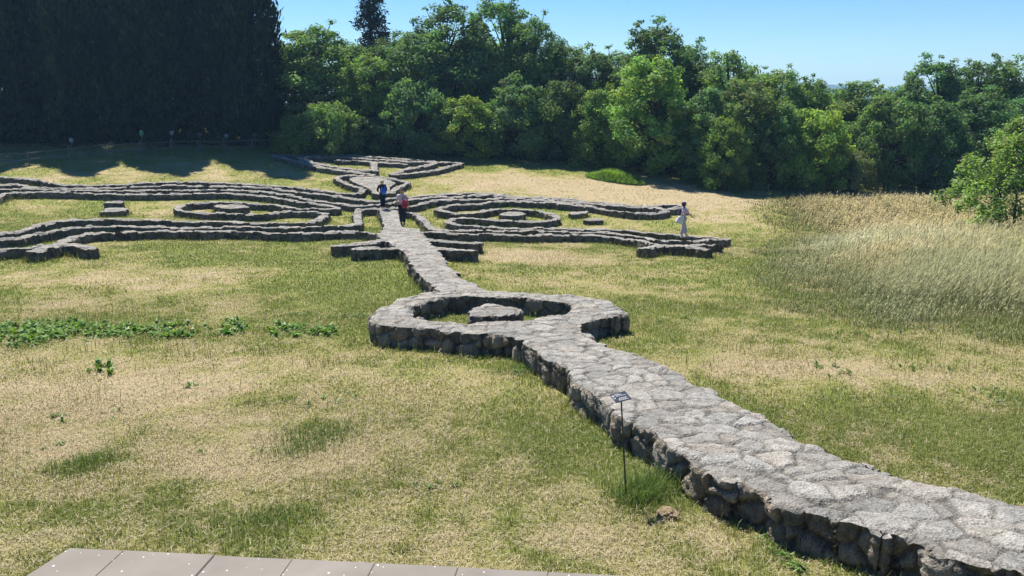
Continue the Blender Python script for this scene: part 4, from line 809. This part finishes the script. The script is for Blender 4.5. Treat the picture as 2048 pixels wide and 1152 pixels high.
def person(x, y, z, rz, H, label, arms, legs, shirt, trousers, shoe, hair, hairstyle, sleeve=.95, wide=1.0, slim=1.0, lean=0.):
    s = H/1.75
    p = empty('person', (x, y, z), rz, (s, s, s)); tag(p, label, 'person', 'people walking on the stone walls')
    V = []; E = []; Rd = []; roots = [0]
    def add(c, r, par=None):
        V.append(Vector(c)); Rd.append(r); i = len(V)-1
        if par is not None: E.append((par, i))
        return i
    pel = add((0,0,.96), .125*slim); sp = add((0,lean*.4,1.14), .12*slim, pel); ch = add((0,lean*.8,1.34), (.15*slim,.115*slim), sp); nb = add((0,lean,1.475), .07, ch)
    nk = add((0,lean+.01,1.54), .052, nb); hd = add((0,lean+.025,1.62), .083, nk); h2 = add((0,lean+.015,1.68), .088, hd); h3 = add((0,lean,1.735), .05, h2)
    nose = add((0,lean+.125,1.625), .012, hd)
    for sg_ in (-1, 1): add((sg_*.092,lean,1.63), .016, hd)
    J = {}
    for k, sg_ in (('l',-1), ('r',1)):
        sh = add((sg_*.185*slim,lean*.9,1.415), .062, ch); el = add(arms[k][0], .043, sh); wr = add(arms[k][1], .029, el)
        d = (Vector(arms[k][1])-Vector(arms[k][0])).normalized(); pm = add(Vector(arms[k][1])+d*.06, (.038,.020), wr)
        J[k] = [V[sh], V[el], V[wr]]
        side = Vector((0,1,0)) if abs(d.y) < .8 else Vector((1,0,0)); side = (side-d*side.dot(d)).normalized(); inn = d.cross(side)*(-sg_)
        for q in range(4):
            b0 = Vector(arms[k][1])+d*.085+side*(.027-.018*q); ln = (.062,.072,.067,.05)[q]
            i0 = add(b0, .0095); roots.append(i0); i1 = add(b0+d*ln*.55+inn*.006, .009, i0); add(b0+d*ln+inn*.026, .0075, i1)
        t0 = add(Vector(arms[k][1])+d*.04+side*.026, .011); roots.append(t0); t1 = add(Vector(arms[k][1])+d*.065+side*.05+inn*.01, .010, t0); add(Vector(arms[k][1])+d*.095+side*.058+inn*.02, .008, t1)
        hp = add((sg_*.095,0,.90), .098*slim, pel); kn = add(legs[k][0], .066, hp); an = add(legs[k][1], .043, kn); to = add(Vector(legs[k][1])+Vector((sg_*.015,.17,-.055)), .032, an)
        J[k+'leg'] = [V[hp], V[kn], V[an], V[to]]
    skin_obj('body', V, E, Rd, SKIN, p, roots)
    # clothing
    v = [(0,0,.90),(0,lean*.3,1.08),(0,lean*.8,1.33),(0,lean*.95,1.46)]; e = [(0,1),(1,2),(2,3)]; r = [(.165*slim,.135*slim),(.158*slim,.132*slim),(.18*slim,.14*slim),.082]
    for k in 'lr':
        a, b_, c = J[k]; i = len(v); v += [a, a.lerp(b_, min(1, sleeve))]; e += [(2,i),(i,i+1)]; r += [.082, .066]
        if sleeve > 1: v.append(b_.lerp(c, min(.92, sleeve-1))); e.append((i+1,i+2)); r.append(.05)
    skin_obj('shirt' if sleeve <= 1 else 'jacket', v, e, r, shirt, p)
    v = [(0,0,.97)]; e = []; r = [(.155*slim,.13*slim)]
    for k in 'lr':
        a, b_, c, d = J[k+'leg']; i = len(v); v += [a, b_, c+Vector((0,0,.02))]; e += [(0,i),(i,i+1),(i+1,i+2)]; r += [.118*slim, .088*wide, .078*wide]
    skin_obj('trousers', v, e, r, trousers, p)
    for k in 'lr':
        a, b_, c, d = J[k+'leg']
        skin_obj('shoe', [c+Vector((0,-.05,-.045)), c+Vector((0,.05,-.045)), d+Vector((0,.03,.0))], [(0,1),(1,2)], [.046,.05,.04], shoe, p)
    hs = {'short': ([(0,lean-.02,1.64),(0,lean-.025,1.70),(0,lean+.02,1.735)], [.092,.093,.07]),
          'long': ([(0,lean-.04,1.50),(0,lean-.03,1.60),(0,lean-.02,1.68),(0,lean+.025,1.735)], [.105,.125,.125,.095])}[hairstyle]
    skin_obj('hair', hs[0], [(i,i+1) for i in range(len(hs[0])-1)], hs[1], hair, p)
    return p, s
def cloth(n, c, var=.15): return simple(n, c, .85, var, 9, .15)
def pack(loc, rz, w, d, h, mat, label, pocket=True, dark=None, strap_top=.35):
    t = empty('backpack', loc, rz); tag(t, label, 'backpack')
    bm = bmesh.new(); bmesh.ops.create_cube(bm, size=1); bmesh.ops.subdivide_edges(bm, edges=list(bm.edges), cuts=3, use_grid_fill=True)
    for q in bm.verts:
        c = q.co; k = 1-.35*max(0, c.z)**1.5; f = 1/(max(.5, (abs(c.x*2)**4+abs(c.y*2)**4+abs(c.z*2)**4)**.25)); q.co = Vector((c.x*f*w*k, c.y*f*d*k, (c.z*f+.5)*h))
    bm_obj('bag', bm, mat, t)
    bm = bmesh.new(); bmesh.ops.create_cube(bm, size=1); bmesh.ops.subdivide_edges(bm, edges=list(bm.edges), cuts=2, use_grid_fill=True)
    for q in bm.verts:
        c = q.co; f = 1/(max(.5, (abs(c.x*2)**4+abs(c.y*2)**4+abs(c.z*2)**4)**.25)); q.co = Vector((c.x*f*w*.75, c.y*f*.1-d*.42, (c.z*f+.62)*h*.45))
    bm_obj('pocket', bm, dark or mat, t)
    for sx_ in (-1, 1):
        V = []; Fq = []; a = np.array([sx_*w*.28, d*.3, h*.9]); b_ = np.array([sx_*w*.34, d*.6+.08, h*.9+strap_top*.35]); c = np.array([sx_*w*.36, d*.8+.1, h*.2])
        tube(V, Fq, a, b_, .014, .014, 5, 0, 2); tube(V, Fq, b_, c, .014, .014, 5, 0, 2)
        obj('strap', np_mesh('strap', np.vstack(V), [np.vstack(Fq)], dark or mat, None, True), t)
    return t
NAVYC = cloth('navy_cloth', (.016,.02,.038)); JEAN = cloth('dark_denim', (.014,.018,.034)); LILAC = cloth('pale_lilac_shirt', (.52,.42,.47)); PINK = cloth('pink_tee', (.55,.38,.50)); PALE = cloth('pale_trousers', (.46,.42,.47))
JACK = cloth('dark_jacket', (.024,.02,.022)); GREYH = cloth('grey_hair', (.10,.10,.10), .5); BLOND = cloth('blond_hair', (.62,.44,.22), .35); DHAIR = cloth('dark_hair', (.06,.05,.05), .5)
WSHOE = cloth('white_shoe', (.6,.6,.6)); BSHOE = cloth('black_shoe', (.015,.015,.015)); REDP = cloth('red_nylon', (.42,.045,.055)); BLUEP = cloth('blue_nylon', (.02,.10,.52)); WHTC = cloth('white_canvas', (.66,.64,.64)); DARKP = cloth('charcoal_nylon', (.035,.035,.05))
mx_, my_ = -5.02, 35.3; mz = float(zg(mx_, my_))+.42
person(mx_, my_, mz, math.radians(8), 1.66, 'grey haired person in a pale lilac shirt and dark trousers on the walkway', 
       {'l': ((-.25,.06,1.13), (-.20,.22,.95)), 'r': ((.27,-.02,1.13), (.30,.02,.88))}, {'l': ((-.085,.03,.50), (-.07,.06,.085)), 'r': ((.085,.02,.50), (.07,-.06,.085))}, LILAC, NAVYC, BSHOE, GREYH, 'short', .8)
pack((mx_+.155, my_-.26, mz+.80), math.radians(8), .29, .18, .37, REDP, 'red rucksack slung low on the right side of the person in the lilac shirt', dark=cloth('dark_red', (.30,.03,.04)))
bx_, by_ = -6.83, 40.9; bz = float(zg(bx_, by_))+.42
person(bx_, by_, bz, math.radians(16), 1.54, 'blond person in a dark jacket and jeans at the far end of the walkway',
       {'l': ((-.30,.05,1.14), (-.20,.22,1.03)), 'r': ((.25,.06,1.13), (.2,.24,1.0))}, {'l': ((-.075,.03,.50), (-.06,.04,.085)), 'r': ((.08,.0,.50), (.06,-.05,.085))}, JACK, JEAN, WSHOE, BLOND, 'long', 1.85, slim=.95)
pack((bx_+.10, by_-.21, bz+.78), math.radians(16), .27, .16, .36, BLUEP, 'bright blue backpack on the back of the blond person', dark=cloth('mid_blue', (.05,.2,.62)))
wx_, wy_ = 7.62, 34.2; wz = float(zg(wx_, wy_))+.40
pw, ws_ = person(wx_, wy_, wz, math.radians(-84), 1.60, 'person in a pink top and wide pale trousers walking on a low wall',
       {'l': ((-.22,-.06,1.15), (-.20,.02,.93)), 'r': ((.24,.17,1.19), (.25,.38,1.03))}, {'l': ((-.085,.10,.50), (-.07,.19,.09)), 'r': ((.085,.0,.49), (.07,-.10,.085))}, PINK, PALE, WSHOE, DHAIR, 'long', .95, wide=1.25, slim=.92, lean=.01)
skin_obj('hat', [(0,-.01,1.69),(0,0,1.735),(0,.0,1.77)], [(0,1),(1,2)], [.112,.10,.06], cloth('grey_white_hat', (.42,.42,.43)), pw)
for sg_ in (-1, 1):
    bm = bmesh.new(); bmesh.ops.create_uvsphere(bm, u_segments=8, v_segments=6, radius=.011); e_ = bm_obj('eye', bm, BLK, pw); e_.location = (sg_*.032, .108, 1.655)
t = empty('tote_bag', (wx_-.23, wy_-.22, wz+.66)); tag(t, 'white canvas tote bag hanging behind the hip of the person in pale trousers', 'bag')
bm = bmesh.new(); bmesh.ops.create_cube(bm, size=1); bmesh.ops.subdivide_edges(bm, edges=list(bm.edges), cuts=3, use_grid_fill=True)
for q in bm.verts:
    c = q.co.copy(); up = c.z+.5; wdt = .36*(1-.35*up); q.co = Vector((c.x*wdt+.10*up-.02*(1-up), c.y*(.13-.08*up)*(1-(abs(c.x*2)**4)*.5), up*.32-.06*c.x*(1-up)))
bm_obj('bag', bm, WHTC, t)
V = []; Fq = []
for a, b_ in (((.06,.0,.31), (.17,.05,.63)), ((.16,.0,.31), (.22,.05,.63))): tube(V, Fq, a, b_, .012, .012, 5, 0, 2)
obj('handle', np_mesh('handle', np.vstack(V), [np.vstack(Fq)], WHTC, None, True), t)
pack((wx_-.17, wy_-.0, wz+.97), math.radians(-84), .26, .13, .32, DARKP, 'small dark backpack on the person in the pink top', strap_top=.2)

# ------------------------------------------------------------------ light, air, camera
SUN_EL, SUN_AZ = math.radians(60), math.radians(-28)     # azimuth clockwise from +Y
S = Vector((math.sin(SUN_AZ)*math.cos(SUN_EL), math.cos(SUN_AZ)*math.cos(SUN_EL), math.sin(SUN_EL)))
sun = bpy.data.lights.new('sun', 'SUN'); sun.energy = 4.9; sun.angle = math.radians(.53); sun.color = (1, .945, .86)
so = bpy.data.objects.new('sun', sun); link(so); so.rotation_euler = (S).to_track_quat('Z', 'Y').to_euler(); so.location = (0,0,60)
wd = bpy.data.worlds.new('World'); scene.world = wd; wd.use_nodes = True; nt = wd.node_tree
bg = nt.nodes['Background']; sk = nt.nodes.new('ShaderNodeTexSky'); sk.sky_type = 'NISHITA'; sk.sun_disc = False
sk.sun_elevation = SUN_EL; sk.sun_rotation = SUN_AZ % (2*math.pi); sk.altitude = 300; sk.air_density = 1.0; sk.dust_density = .05; sk.ozone_density = 2.2
hs_ = nt.nodes.new('ShaderNodeHueSaturation'); hs_.inputs['Saturation'].default_value = 1.32; nt.links.new(sk.outputs[0], hs_.inputs['Color'])
tn_ = nt.nodes.new('ShaderNodeVectorMath'); tn_.operation = 'MULTIPLY'; tn_.inputs[1].default_value = (.80,.94,1.08); nt.links.new(hs_.outputs[0], tn_.inputs[0])
nt.links.new(tn_.outputs[0], bg.inputs['Color']); bg.inputs['Strength'].default_value = .060
hz = bpy.data.materials.new('air'); hz.use_nodes = True; hn = hz.node_tree; hn.nodes.clear()
ho = hn.nodes.new('ShaderNodeOutputMaterial'); pv = hn.nodes.new('ShaderNodeVolumePrincipled'); pv.inputs['Density'].default_value = .00034; pv.inputs['Color'].default_value = (.36,.64,1,1); pv.inputs['Anisotropy'].default_value = .2
hn.links.new(pv.outputs[0], ho.inputs['Volume'])
bm = bmesh.new(); bmesh.ops.create_cube(bm, size=1)
for v_ in bm.verts: v_.co = Vector((v_.co.x*4900, v_.co.y*4900, -60+(v_.co.z+.5)*125))
tag(bm_obj('haze', bm, hz, smooth=False), kind='stuff')
cam = bpy.data.cameras.new('camera'); cam.sensor_width = 36; cam.lens = 1550/2048*36; cam.clip_start = .05; cam.clip_end = 12000
co = bpy.data.objects.new('camera', cam); link(co); co.location = (0,0,CZ); co.rotation_euler = (math.pi/2-math.atan((576-200)/1550), 0, 0)
scene.camera = co
scene.view_settings.view_transform = 'Standard'; scene.view_settings.look = 'None'; scene.view_settings.exposure = 1.1; scene.view_settings.gamma = 1
scene.cycles.max_bounces = 6; scene.cycles.transparent_max_bounces = 4; scene.cycles.use_denoising = True; scene.cycles.denoiser = 'OPENIMAGEDENOISE'; scene.cycles.denoising_input_passes = 'RGB_ALBEDO_NORMAL'; scene.cycles.denoising_prefilter = 'ACCURATE'
